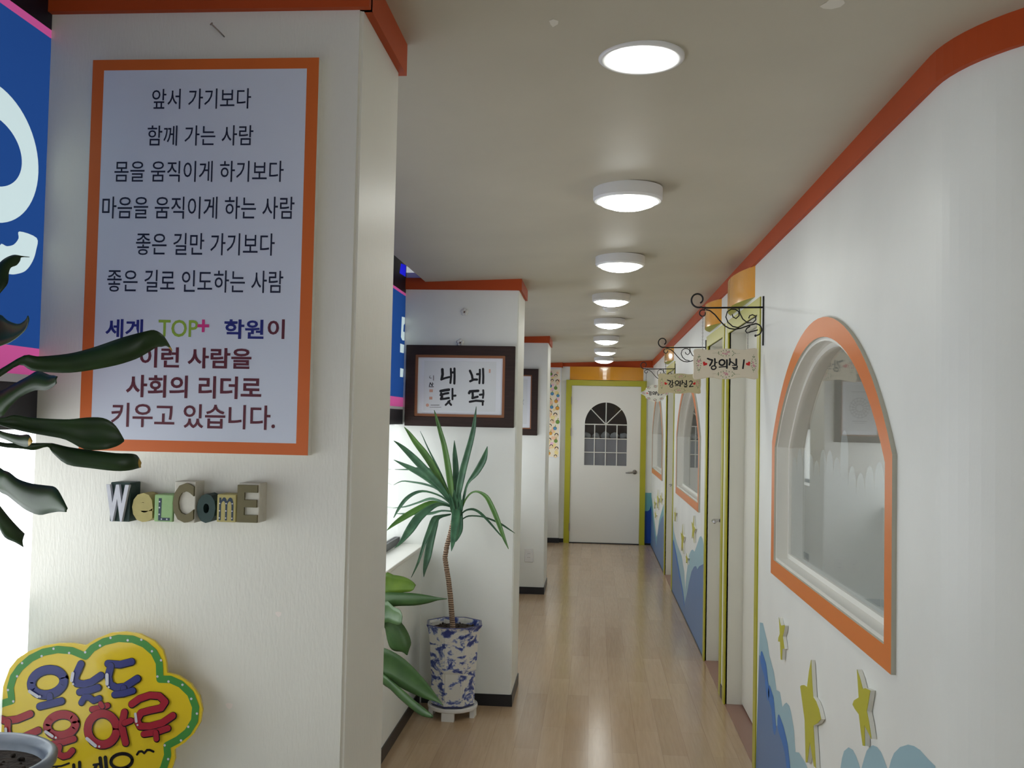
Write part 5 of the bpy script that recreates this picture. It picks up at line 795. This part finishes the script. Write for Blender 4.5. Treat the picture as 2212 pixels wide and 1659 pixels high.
# low cabinet that carries the corn plant and the cloud sign (below the picture)
t = thing('low_cabinet', 'low white cabinet against the near pillar, below the corn plant', 'cabinet', (-0.76, 1.28, 0))
bm = B(); box(bm, -0.905, -0.55, 0.95, 1.63, 0.03, 0.78); obj('body', bm, M_white, t)
bm = B(); box(bm, -0.905, -0.54, 0.94, 1.635, 0.78, 0.80); obj('top', bm, M_white, t)
bm = B(); box(bm, -0.55, -0.535, 0.96, 1.285, 0.05, 0.77); d = obj('door', bm, M_white, t); bm = B(); tube(bm, [(-.535, 1.25, .5), (-.515, 1.25, .5)], .01, 12); obj('knob', bm, M_nickel, d)
bm = B(); box(bm, -0.55, -0.535, 1.295, 1.625, 0.05, 0.77); d = obj('door', bm, M_white, t); bm = B(); tube(bm, [(-.535, 1.33, .5), (-.515, 1.33, .5)], .01, 12); obj('knob', bm, M_nickel, d)

# cloud-shaped acrylic sign
t = thing('cloud_sign', 'yellow cloud-shaped sign with green dotted border and Korean greeting', 'sign', (-0.83, 1.6, 0.80))
f2 = FY(1.600)
M_cy = mat('yellow_acrylic', rgb(214, 184, 40), 0.12, 0.5, coat=0.2); M_cg = mat('green_print', rgb(70, 134, 62), 0.25); M_cb = mat('indigo_print', rgb(56, 58, 116), 0.25); M_cr = mat('crimson_print', rgb(156, 40, 52), 0.25); M_ck = mat('black_print', rgb(26, 22, 26), 0.25); M_cw = mat('pale_highlight_print', rgb(196, 192, 200), 0.3)
bm = B(); prism(bm, [tuple(p) for p in CLOUD['outer']], f2, 0.0, 0.006); obj('board', bm, M_cy, t)
bm = B(); strokes(bm, [(CLOUD['band'], CLOUD['bandw'])], f2, -0.0006)
for p in CLOUD['dots']: disc(bm, p[0], p[1], CLOUD['dotr'], f2, -0.0009, 1)
obj('green_border', bm, [M_cg, M_cw], t)
for key, m, nm, cuts in (('blue', M_cb, 'blue_character', (0, 3, 6, 10)), ('red', M_cr, 'red_character', (0, 3, 6, 11, 14))):
    # a dark printed outline under each stroke, then the coloured stroke; later strokes overlap earlier ones
    for c0, c1 in zip(cuts[:-1], cuts[1:]):
        bm = B()
        for q in range(c0, c1):
            p, w = CLOUD[key][q]; d = -0.0010 - 0.00016 * q
            strokes(bm, [(p, w)], f2, d, 0.0012, 1, 0.0007, -0.0006); strokes(bm, [(p, w)], f2, d - 0.00008, 0, 0)
        obj(nm, bm, [m, M_ck], t)
bm = B(); strokes(bm, CLOUD['black'], f2, -0.0010); obj('black_lettering', bm, M_ck, t)
for q in range(0, len(CLOUD['white']), 2):
    bm = B(); strokes(bm, CLOUD['white'][q:q + 2], f2, -0.0036); obj('highlight_mark', bm, M_cw, t)
bm = B(); box(bm, -0.86, -0.80, 1.607, 1.63, 0.80, 1.0); box(bm, -0.88, -0.78, 1.58, 1.632, 0.80, 0.806); box(bm, -0.86, -.80, 1.601, 1.607, .80, .92); obj('stand', bm, M_plastic, t)

# black box beside the window
t = thing('black_box', 'black box with a small wire loop, behind the cloud sign', 'box', (-.97, 1.63, 0.80))
bm = B(); box(bm, -0.984, -0.955, 1.610, 1.645, 0.80, 1.098); bevel(bm, .004); obj('body', bm, mat('matt_black_card', rgb(34, 32, 38), 0.6), t)
bm = B(); tube(bm, [(-.979, 1.62, 1.096), (-.978, 1.62, 1.105), (-.966, 1.62, 1.107), (-.963, 1.62, 1.097)], .0012, 8); obj('wire_loop', bm, M_chrome, t)

# ------------------------------------------------------------------ plants
def leaf_mesh(secs, thick=0.0012, tipfrom=None):
    bm = B(); rows = []
    P = [[Vector(p) for p in s] for s in secs]
    # refine along the length (Catmull-Rom)
    def cr(a, b, c, d, u):
        return 0.5 * ((2 * b) + (c - a) * u + (2 * a - 5 * b + 4 * c - d) * u * u + (3 * b - a - 3 * c + d) * u ** 3)
    R = []; n = len(P)
    for i in range(n - 1):
        for u in (0, 0.33, 0.67):
            R.append([cr(P[max(i - 1, 0)][k], P[i][k], P[i + 1][k], P[min(i + 2, n - 1)][k], u) for k in range(3)])
    R.append(P[-1])
    for q in R:
        a, m_, b = q
        row = [a, a.lerp(m_, .5) + (m_ - (a + b) / 2) * .12, m_, m_.lerp(b, .5) + (m_ - (a + b) / 2) * .12, b]
        rows.append([bm.verts.new(v) for v in row])
    L = len(rows)
    for i in range(L - 1):
        for k in range(4):
            try:
                f = bm.faces.new((rows[i][k], rows[i][k + 1], rows[i + 1][k + 1], rows[i + 1][k])); f.smooth = True
                if tipfrom is not None and i >= tipfrom * (L - 1): f.material_index = 1
            except ValueError: pass
    return bm
def leaf_obj(name, secs, mats, parent, tipfrom=None):
    o = obj(name, leaf_mesh(secs, tipfrom=tipfrom), mats, parent)
    for p in o.data.polygons: p.use_smooth = True
    s = o.modifiers.new('thickness', 'SOLIDIFY'); s.thickness = 0.0012; s.offset = 0
    return o
# corn plant in the foreground
px, py, pz = DRAC_POT
t = thing('potted_corn_plant', 'corn plant with long dark strap leaves in a grey glazed pot', 'potted plant', (px, py, 0.80))
R0 = 0.115; H = pz - 0.80
bm = B(); lathe(bm, [(0.0, 0.0), (0.075, 0.0), (0.080, 0.01), (0.092, H * .5), (0.102, H - .03), (0.106, H - .022), (R0, H - .014), (R0 + .001, H - .004), (R0 - .004, H), (R0 - .011, H - .002), (R0 - .016, H - .012), (R0 - .018, H - .03), (0.0, H - .03)], (px, py, 0.80), 56)
obj('pot', bm, M_glaze, t, True)
bm = B(); rnd = random.Random(3)
lathe(bm, [(R0 - .0175, -.022), (0.07, -.018), (0.03, -.014), (0, -.013)], (px, py, pz), 40)
for q in range(90):
    a = rnd.uniform(0, 6.28); r = rnd.uniform(0, R0 - .03); sphere(bm, (px + r * math.cos(a), py + r * math.sin(a), pz - .019 + rnd.uniform(0, .004)), rnd.uniform(.0015, .004), n=6)
obj('soil', bm, M_soil, t)
bm = B(); tp = [p[:3] for p in DRAC_TRUNK]; tp[0] = [px, py, pz - .03]; tube(bm, tp, [p[3] for p in DRAC_TRUNK], 14); obj('trunk', bm, M_bark, t, True)
for secs, tip in DRAC:
    leaf_obj('leaf', secs, [M_leaf, M_leaft], t, (0.93 if len(secs) > 12 else 0.86) if tip else None)
# yucca in the blue and white planter
yx, yy = -0.702, 5.055
t = thing('potted_yucca', 'spiky yucca on a bent bare trunk in a blue and white planter', 'potted plant', (yx, yy, 0.063))
def china():
    m = mat('blue_white_porcelain', rgb(214, 214, 206), 0.16, 0.55)
    v = coords(m, (1, 1, 1))
    a = noise(m, coords(m, (9, 9, 16)), 1.0, 7, 1.6); b = noise(m, coords(m, (42, 42, 60)), 1.0, 3, 0.8)
    ad = nd(m, 'ShaderNodeMath', operation='MULTIPLY_ADD'); lk(m, b, ad.inputs[0]); ad.inputs[1].default_value = 0.32; lk(m, a, ad.inputs[2])
    col = ramp(m, ad.outputs[0], [(0.0, rgb(214, 214, 206)), (0.645, rgb(212, 212, 206)), (0.685, rgb(132, 144, 186)), (0.75, rgb(52, 68, 134)), (1.0, rgb(40, 52, 118))])
    lk(m, col, bsdf(m).inputs['Base Color'])
    return m
M_china = china(); M_chb = mat('cobalt_rim', rgb(58, 62, 110), 0.2, 0.55)
ph = math.radians(22.5 + 8)
bm = B()
z0 = 0.063
prof = [(0.0, z0), (0.112, z0), (0.122, z0 + .012), (0.120, z0 + .03), (0.1215, 0.235), (0.125, 0.245), (0.127, 0.252), (0.127, 0.26), (0.133, 0.37), (0.145, 0.452), (0.150, 0.464), (0.155, 0.472), (0.153, 0.476), (0.141, 0.474), (0.137, 0.462), (0.135, 0.44), (0.0, 0.44)]
lathe(bm, prof, (yx, yy, 0.0), 8, 0, ph)
for f in bm.faces:
    zc = sum(v.co.z for v in f.verts) / len(f.verts)
    if zc > 0.470 or zc < z0 + 0.010: f.material_index = 1
bmesh.ops.bevel(bm, geom=[e for e in bm.edges if abs(e.verts[0].co.z - e.verts[1].co.z) > .05], offset=.006, segments=2, affect='EDGES')
pot = obj('planter', bm, [M_china, M_chb], t)
bm = B(); lathe(bm, [(0.129, 0.444), (0.08, 0.452), (0.0, 0.454)], (yx, yy, 0), 24)
rnd = random.Random(8)
for q in range(60):
    a = rnd.uniform(0, 6.28); r = rnd.uniform(0, .11); sphere(bm, (yx + r * math.cos(a), yy + r * math.sin(a), .451), rnd.uniform(.003, .008), n=6)
obj('soil', bm, M_soil, t)
bm = B(); tp = [p[:3] for p in YUCCA_TRUNK]; tp[0] = [tp[0][0], tp[1][1], 0.445]
fine = []; fr = []
for a, b, ra, rb in zip(tp[:-1], tp[1:], [p[3] for p in YUCCA_TRUNK][:-1], [p[3] for p in YUCCA_TRUNK][1:]):
    for q in range(6):
        u = q / 6; fine.append(Vector(a).lerp(Vector(b), u)); z = fine[-1].z
        fr.append((ra + (rb - ra) * u) * (1.0 + (0.10 if q % 2 else -0.06) * (1 if z > .75 else .25)))
tube(bm, fine, fr, 14); obj('trunk', bm, M_bark, t, True)
for q, secs in enumerate(YUCCA):
    leaf_obj('leaf', secs, M_yleaf2 if q in (0, 1, 9, 19) else M_yleaf, t)
# round stand under the planter
t = thing('plant_stand', 'low white round stand on stubby feet under the yucca planter', 'plant stand', (yx, yy, 0))
bm = B(); lathe(bm, [(0.0, .040), (0.118, .040), (0.127, .045), (0.130, .054), (0.1285, .063), (0.1255, .064), (0.1235, .0605), (0.0, .0605)], (yx, yy, 0), 48); obj('plate', bm, M_plastic, t, True).data.set_sharp_from_angle(angle=0.7)
for q in range(4):
    a = math.radians(-94 + 90 * q); bm = B()
    cx, cy = yx + 0.108 * math.cos(a), yy + 0.108 * math.sin(a)
    tx, ty = -math.sin(a), math.cos(a)
    pts = [(cx + tx * s * .032 + math.cos(a) * r, cy + ty * s * .032 + math.sin(a) * r) for s, r in ((-1, -.012), (1, -.012), (1, .012), (-1, .012))]
    prism(bm, pts, lambda u, v, d: (u, v, d), 0.0, 0.042); obj('foot', bm, M_plastic, t)
# broad-leaved plant half hidden behind the near pillar
bx, by, bz = BROAD_STEM
t = thing('potted_rubber_plant', 'broad-leaved green plant half hidden behind the near pillar', 'potted plant', (-0.72, by, 0))
bm = B(); lathe(bm, [(0, 0), (.085, 0), (.095, .02), (.115, .22), (.12, .23), (.12, .25), (.11, .25), (.108, .22), (0, .22)], (-0.72, by, 0), 32); obj('pot', bm, M_plastic, t, True)
bm = B(); lathe(bm, [(.107, .225), (0, .232)], (-0.72, by, 0), 24); obj('soil', bm, M_soil, t)
bm = B(); tube(bm, [(-0.72, by, .22), (-.71, by, .5), (bx - .02, by, .75), (bx, by, bz + .02), (bx - .01, by, bz + .18)], [.011, .010, .009, .007, .004], 10); obj('stem', bm, M_bark, t, True)
for q, secs in enumerate(BROAD): leaf_obj('leaf', secs, M_bleaf2 if q == 0 else M_bleaf, t)

# ------------------------------------------------------------------ framed pictures
def frame(t, y, x0, x1, z0, z1, w, fw):
    """walnut frame (front face at y), copper fillet, white mat; returns inner rectangle"""
    fn = FY(y)
    o = [(x0, z0), (x1, z0), (x1, z1), (x0, z1)]
    i1 = [(x0 + w, z0 + w), (x1 - w, z0 + w), (x1 - w, z1 - w), (x0 + w, z1 - w)]
    v = w + fw
    i2 = [(x0 + v, z0 + v), (x1 - v, z0 + v), (x1 - v, z1 - v), (x0 + v, z1 - v)]
    bm = B(); ring(bm, o, i1, fn, 0.0, 0.026); bevel(bm, .003, 2); obj('wooden_frame', bm, M_frame, t)
    bm = B(); ring(bm, i1, i2, fn, 0.005, 0.02); obj('gold_fillet', bm, M_gold, t)
    bm = B(); prism(bm, i2, fn, 0.012, 0.018); obj('mat', bm, M_paper, t)
    return i2
t = thing('framed_calligraphy', 'dark framed brush calligraphy hanging on the middle pillar', 'framed picture', (-.727, 5.25, 1.49))
frame(t, 5.222, -1.025, -.428, 1.490, 1.931, .053, .014)
fc = FY(5.222)
bm = B(); flat(bm, [(-.924, 1.575), (-.53, 1.575), (-.53, 1.846), (-.924, 1.846)], fc, 0.0112); obj('paper', bm, M_paper2, t)
for c0, c1 in ((0, 5), (5, 10), (10, 18), (18, 25)):
    bm = B()
    for q in range(c0, c1): strokes(bm, CALLI[q:q + 1], fc, 0.0107 - .00007 * (q - c0))
    obj('brush_character', bm, M_ink, t)
for c0, c1 in ((0, 3), (3, 8), (8, 9), (9, 10)):
    bm = B()
    for q in range(c0, c1): strokes(bm, CALLI_SMALL[q:q + 1], fc, 0.0107 - .00007 * q)
    obj('small_inscription', bm, M_ink, t)
for a, b, c, d in ((-.57, -.561, 1.785, 1.805), (-.893, -.874, 1.675, 1.69), (-.893, -.876, 1.635, 1.65)):
    bm = B(); flat(bm, [(a, c), (b, c), (b, d), (a, d)], fc, .0108); obj('red_seal', bm, M_red, t)
bm = B(); disc(bm, -.902, 1.604, .009, fc, .0108); obj('red_seal', bm, M_red, t)
t = thing('framed_crest', 'dark framed grey crest print on the far pillar', 'framed picture', (-.71, 8.65, 1.40))
frame(t, 8.622, -.925, -.497, 1.401, 1.993, .056, .010)
fc = FY(8.622)
bm = B(); cx, czz = -.711, 1.70
flat(bm, [(-.83, 1.50), (-.592, 1.50), (-.592, 1.90), (-.83, 1.90)], fc, .0112); obj('paper', bm, M_paper2, t)
bm = B(); rnd = random.Random(5)
for rr in (.030, .058, .082): strokes(bm, [([(cx + rr * math.cos(a) * 1.0, czz + rr * math.sin(a) * 1.05) for a in [2 * math.pi * q / 28 for q in range(29)]], .004)], fc, .0106)
for q in range(16):
    a = 2 * math.pi * q / 16; strokes(bm, [([(cx + .034 * math.cos(a), czz + .034 * math.sin(a)), (cx + .09 * math.cos(a + .15), czz + .09 * math.sin(a + .15))], .005)], fc, .0106)
strokes(bm, [([(cx - .06, 1.585), (cx + .06, 1.585)], .006), ([(cx - .045, 1.57), (cx + .045, 1.57)], .004), ([(cx - .07, 1.84), (cx + .07, 1.84)], .005)], fc, .0106)
obj('crest_print', bm, M_grey, t)
# little clear hooks on the middle pillar
for lab, x, z in (('clear round plastic hook, bare, above the calligraphy frame', -.712, 2.116), ('clear plastic hook right at the top edge of the calligraphy frame', -.731, 1.948)):
    t = thing('wall_hook', lab, 'hook', (x, 5.25, z))
    bm = B()
    for q in range(5):
        a = 2 * math.pi * q / 5 + .3; sphere(bm, (x + .011 * math.cos(a), 5.243, z + .011 * math.sin(a)), .011, sy=.5, n=10)
    obj('backplate', bm, M_trans, t, True)
    bm = B(); tube(bm, [(x, 5.25, z), (x + .001, 5.236, z)], .004, 10); tube(bm, [(x - .002, 5.236, z), (x, 5.230, z - .006), (x, 5.228, z + .002)], .0022, 8); obj('screw', bm, M_rust, t)
# outlets on the far pillar
for x0, lab in ((-.587, 'white socket plate low on the far pillar, the right one'), (-.712, 'white socket plate low on the far pillar, nearly hidden by the middle pillar')):
    t = thing('wall_socket', lab, 'socket', (x0 + .037, 8.65, .28))
    bm = B(); box(bm, x0, x0 + .074, 8.641, 8.65, .281, .399); bevel(bm, .003); obj('plate', bm, M_plastic, t)
    bm = B(); box(bm, x0 + .018, x0 + .056, 8.6385, 8.642, .305, .375); bevel(bm, .001, 1)
    for zz in (.322, .356):
        for xx in (.030, .044): tube(bm, [(x0 + xx, 8.6380, zz), (x0 + xx, 8.640, zz)], .0025, 8, 1)
    obj('socket_insert', bm, [M_plastic, M_ink], t)

# children's face poster at the end of the corridor
t = thing('face_poster', 'tall narrow poster of cartoon childrens faces beside the end door', 'poster', (-.54, 12.33, 1.068))
bm = B(); box(bm, -.662, -.42, 12.3265, 12.33, 1.068, 2.205); obj('sheet', bm, M_paper, t)
fp = FY(12.3265); rnd = random.Random(11)
cols = [mat('poster_' + n, rgb(*c), 0.6) for n, c in (('peach', (238, 196, 160)), ('pink', (236, 190, 206)), ('lemon', (240, 220, 150)), ('blue', (90, 150, 190)), ('green', (120, 160, 70)), ('orange', (226, 160, 60)), ('black', (34, 32, 30)), ('skin', (246, 222, 180)), ('cream', (238, 226, 200)))]
bm = B()
flat(bm, [(-.655, 1.08), (-.43, 1.08), (-.43, 2.19), (-.655, 2.19)], fp, -.0002, 8)
for q in range(60): disc(bm, rnd.uniform(-.635, -.455), rnd.uniform(1.11, 2.17), rnd.uniform(.015, .03), fp, -.0003 - .00001 * q, rnd.choice((0, 1, 2, 2, 5 if rnd.random() < .2 else 0)))
obj('colour_wash', bm, cols, t)
k = 0
for r in range(13):
    for c in range(3):
        k += 1
        x = -.63 + .075 * c + .02 * (r % 2) + rnd.uniform(-.008, .008); z = 1.10 + r * .085 + rnd.uniform(-.015, .015) + .02 * (c % 2)
        if x > -.445: x = -.447
        s = rnd.uniform(.017, .023); kind = rnd.random(); base = -.001 - .00006 * k
        face = 7 if kind < .6 else rnd.choice((3, 4, 5))
        bm = B(); disc(bm, x, z, s * 1.15, fp, base, 6, 16); disc(bm, x, z - s * .12, s, fp, base - .00001, face, 16)
        if kind < .6:
            strokes(bm, [([(x - s * .9, z + s * .2), (x - s * .5, z + s * .85), (x, z + s * 1.0), (x + s * .5, z + s * .85), (x + s * .9, z + s * .2)], s * .45)], fp, base - .00002, mi=6)
        else:
            strokes(bm, [([(x, z + s), (x + s * .2, z + s * 2.0)], s * .4)], fp, base - .00002, mi=4)
        for e in (-.35, .35): disc(bm, x + e * s, z - s * .1, s * .12, fp, base - .00003, 6, 8)
        strokes(bm, [([(x - s * .3, z - s * .5), (x, z - s * .62), (x + s * .3, z - s * .5)], s * .1)], fp, base - .00003, mi=6)
        obj('face_drawing', bm, cols, t)

# ------------------------------------------------------------------ hanging class-room signs
M_sign = mat('cream_painted_wood', rgb(222, 212, 190), 0.5); M_sign2 = mat('tan_painted_wood', rgb(202, 192, 158), 0.5); M_sign3 = mat('white_painted_wood', rgb(224, 222, 210), 0.5)
M_heart = mat('red_heart_paint', rgb(204, 34, 34), 0.4); M_fl = mat('pink_flower_paint', rgb(206, 150, 156), 0.5); M_lf = mat('green_leaf_paint', rgb(96, 122, 78), 0.5)
def bracket(y, dz, label):
    t = thing('sign_bracket', label, 'bracket', (XR, y, 2.05 + dz), 'wrought iron sign brackets on the right wall')
    bm = B(); box(bm, XR - .006, XR, y - .006, y + .006, 1.884 + dz, 2.102 + dz); obj('wall_plate', bm, M_iron, t)
    bm = B()
    for pts, r in BRACKET:
        tube(bm, [(min(p[0], XR - .002), y, p[1] + dz) for p in pts], r * 1.25, 8)
    sphere(bm, (BRACKET_END[0], y, BRACKET_END[1] + dz), .0055, n=10); sphere(bm, (.485, y, 2.047 + dz), .006, n=8)
    obj('scroll_arm', bm, M_iron, t, True)
def heart(bm, u, v, s, fn, d, rot):
    pts = []
    for q in range(24):
        a = 2 * math.pi * q / 24
        X = 16 * math.sin(a) ** 3; Z = 13 * math.cos(a) - 5 * math.cos(2 * a) - 2 * math.cos(3 * a) - math.cos(4 * a)
        pts.append((u + s * (X * math.cos(rot) - Z * math.sin(rot)) / 16, v + s * (X * math.sin(rot) + Z * math.cos(rot)) / 16))
    flat(bm, pts, fn, d)
def hanging(y, dx, dz, num, board, mb, label):
    ox, oz = S1['o'][0] + dx, S1['o'][2] + dz
    t = thing('hanging_sign', label, 'sign', (ox, y, oz), 'class room signs hanging from the brackets')
    fn = lambda u, v, d: (ox + u, y + d, oz + v)
    bm = B(); prism(bm, [tuple(p) for p in board], fn, 0.0, 0.012)
    bmesh.ops.bevel(bm, geom=[e for e in bm.edges if len(e.link_faces) == 2 and e.calc_face_angle(0) > 1.2], offset=.002, segments=1, affect='EDGES'); obj('board', bm, mb, t)
    sc = .78 if num == 'three' else 1.0
    sh = lambda L: [([(p[0] * sc, p[1] * sc) for p in q], w * sc * 1.22) for q, w in L]
    L = sh(S1['txt']) + sh(S1[num])
    for c0, c1 in ((0, 4), (4, 7), (7, 13), (13, 14)):
        bm = B()
        for q in range(c0, c1): strokes(bm, L[q:q + 1], fn, -.0008 - .00007 * (q - c0))
        obj('character' if c0 < 13 else 'number', bm, M_ink, t)
    for q, (u, v) in enumerate(S1['hearts']):
        bm = B(); heart(bm, u * sc, v * sc, .0105 * sc, fn, -.0008, -.5 if q == 0 else .55); obj('heart', bm, M_heart, t)
    rnd = random.Random(len(label))
    fl = S1['flowers'] if num != 'three' else [(0, .062), (0, -.062), (-.105, 0), (.105, 0), (-.06, .05), (.06, .05), (-.06, -.05), (.06, -.05)]
    for u, v in fl:
        bm = B()
        horiz = abs(v) > abs(u)
        ex, ez = (.022, .006) if horiz else (.006, .014)
        if num == 'three': ex, ez = .009, .005
        for q in range(5): disc(bm, u + rnd.uniform(-ex, ex) * .7, v + rnd.uniform(-ez, ez), .0038, fn, -.0006 - .00002 * q)
        for q in range(16):
            a = 2 * math.pi * q / 16; r1 = 1.5 + rnd.uniform(-.1, .3)
            disc(bm, u + ex * r1 * math.cos(a), v + ez * r1 * math.sin(a) * 1.3, .0018, fn, -.0008 - .00001 * q, 1, ry=.0024)
        if num != 'three':
            L = .045 if horiz else .03
            for s in (-1, 1):
                for q in range(6): disc(bm, u + (s * (ex * 1.5 + L * q / 9) if horiz else rnd.uniform(-.001, .001)), v + (rnd.uniform(-.001, .001) if horiz else s * (ez * 1.6 + L * q / 9)), .0010, fn, -.0006 - .00001 * q, 1)
        obj('painted_flowers', bm, [M_fl, M_lf], t)
    for hx, hz in HOOKS:
        bm = B()
        top = (hx, hz + dzb[num]); ub = hx - ox
        zb = oz + max([p[1] for p in board if abs(p[0] - ub) < .03] or [0.05]) - .004
        n = max(6, int((top[1] - zb) / .0075))
        for q in range(n):
            z = top[1] + (zb - top[1]) * (q + .5) / n; r = .0035
            ax = Vector((1, 0, 0)) if q % 2 else Vector((0, 1, 0))
            tube(bm, [(hx + ax.x * r * .6 * math.cos(a), y + .006 * 0 + ax.y * r * .6 * math.cos(a), z + r * 1.35 * math.sin(a)) for a in [2 * math.pi * s / 10 for s in range(11)]], .0009, 5, cap=False)
        obj('chain', bm, M_nickel if num == 'one' else M_iron, t)
dzb = {'one': 0.0, 'two': -.008, 'three': -.018}
oval = []
for q in range(72):
    a = 2 * math.pi * q / 72; r = 1 + .035 * math.cos(10 * a)
    x = .098 * r * math.cos(a); z = .078 * r * math.sin(a)
    if abs(math.sin(a)) < .42: x += math.copysign(.034 * (1 - (abs(math.sin(a)) / .42) ** 1.5), x); z *= .85
    oval.append((x, z))
bracket(4.36, 0.0, 'black scroll sign bracket nearest, carrying the room 1 sign')
bracket(6.57, -.008, 'black scroll sign bracket in the middle, carrying the room 2 sign')
bracket(9.02, -.018, 'black scroll sign bracket farthest, carrying the white oval sign')
hanging(4.354, 0, 0, 'one', S1['board'], M_sign, 'cream wooden sign with red hearts reading room 1 in Korean')
hanging(6.564, -.010, 0.0, 'two', S1['board'], M_sign2, 'tan wooden sign with red hearts reading room 2 in Korean')
hanging(9.014, -.020, .008, 'three', oval, M_sign3, 'white scalloped oval sign hanging farthest, partly behind room 2 sign')

# ------------------------------------------------------------------ wooden stars on the right wall
fs = FX(XR)
def star(poly, label):
    t = thing('wall_star', label, 'star', (XR, poly[0][0], min(p[1] for p in poly)), 'yellow stars on the right wall')
    bm = B(); prism(bm, [tuple(p) for p in poly], fs, -.014, -.0015)
    st = obj('foam_body', bm, mat('white_foam_edge', rgb(226, 226, 216), 0.7), t)
    bm = B(); prism(bm, [tuple(p) for p in poly], fs, -.0152, -.0142); obj('painted_face', bm, M_star, t)
SL = ['smallest yellow star under the nearest window, close to the first door', 'biggest yellow star under the nearest window', 'yellow star under the right end of the nearest window']
for p, l in zip(STARS, SL): star(p, l)
def spiky(cy, cz_, w, h, rot):
    pts = []
    for q in range(10):
        a = math.pi / 2 + rot + math.pi * q / 5; r = 1.0 if q % 2 == 0 else .42
        pts.append((cy + r * math.cos(a) * w / 2, cz_ + r * math.sin(a) * h / 2))
    return pts
SB = ['yellow star under the middle window, nearest the third door', 'biggest yellow star low under the middle window', 'yellow star under the near end of the middle window', 'lowest small yellow star under the middle window',
      'tallest yellow star under the farthest window', 'yellow star under the near end of the farthest window', 'yellow star under the far end of the farthest window', 'lowest yellow star under the farthest window']
for q, ((cy, c2, w, h), l) in enumerate(zip(STARB, SB)): star(spiky(cy, c2, w, h, .12 * ((q % 3) - 1)), l)

# ------------------------------------------------------------------ bundles on a shelf seen through the end door
bm = B(); box(bm, -.74, 1.05, 12.80, 13.09, 1.29, 1.31); t = tag(obj('wall_shelf', bm, M_backw), 'brown shelf seen through the arched window of the end door', 'shelf')
M_cloth = mat('white_cloth', rgb(214, 220, 224), 0.8); rnd = random.Random(4)
wh = ['leftmost', 'second from the left', 'third from the left', 'middle', 'third from the right', 'second from the right', 'rightmost']
for q in range(7):
    x = AX - .36 + q * .12; bm = B(); r = .055 + rnd.uniform(-.006, .006)
    sphere(bm, (x, 12.9, 1.31 + r * .78), r, 1.0, 1.1, .8 + rnd.uniform(-.05, .1), 14)
    for v in bm.verts:
        v.co += Vector((math.sin(v.co.z * 90 + q), 0, math.cos(v.co.x * 80 + q * 2))) * .006
        v.co.z = max(v.co.z, 1.3105)
    tag(obj('cloth_bundle', bm, M_cloth, None, True), 'white cloth bundle, %s on the shelf behind the end door' % wh[q], 'bundle', 'white bundles behind the end door glass')
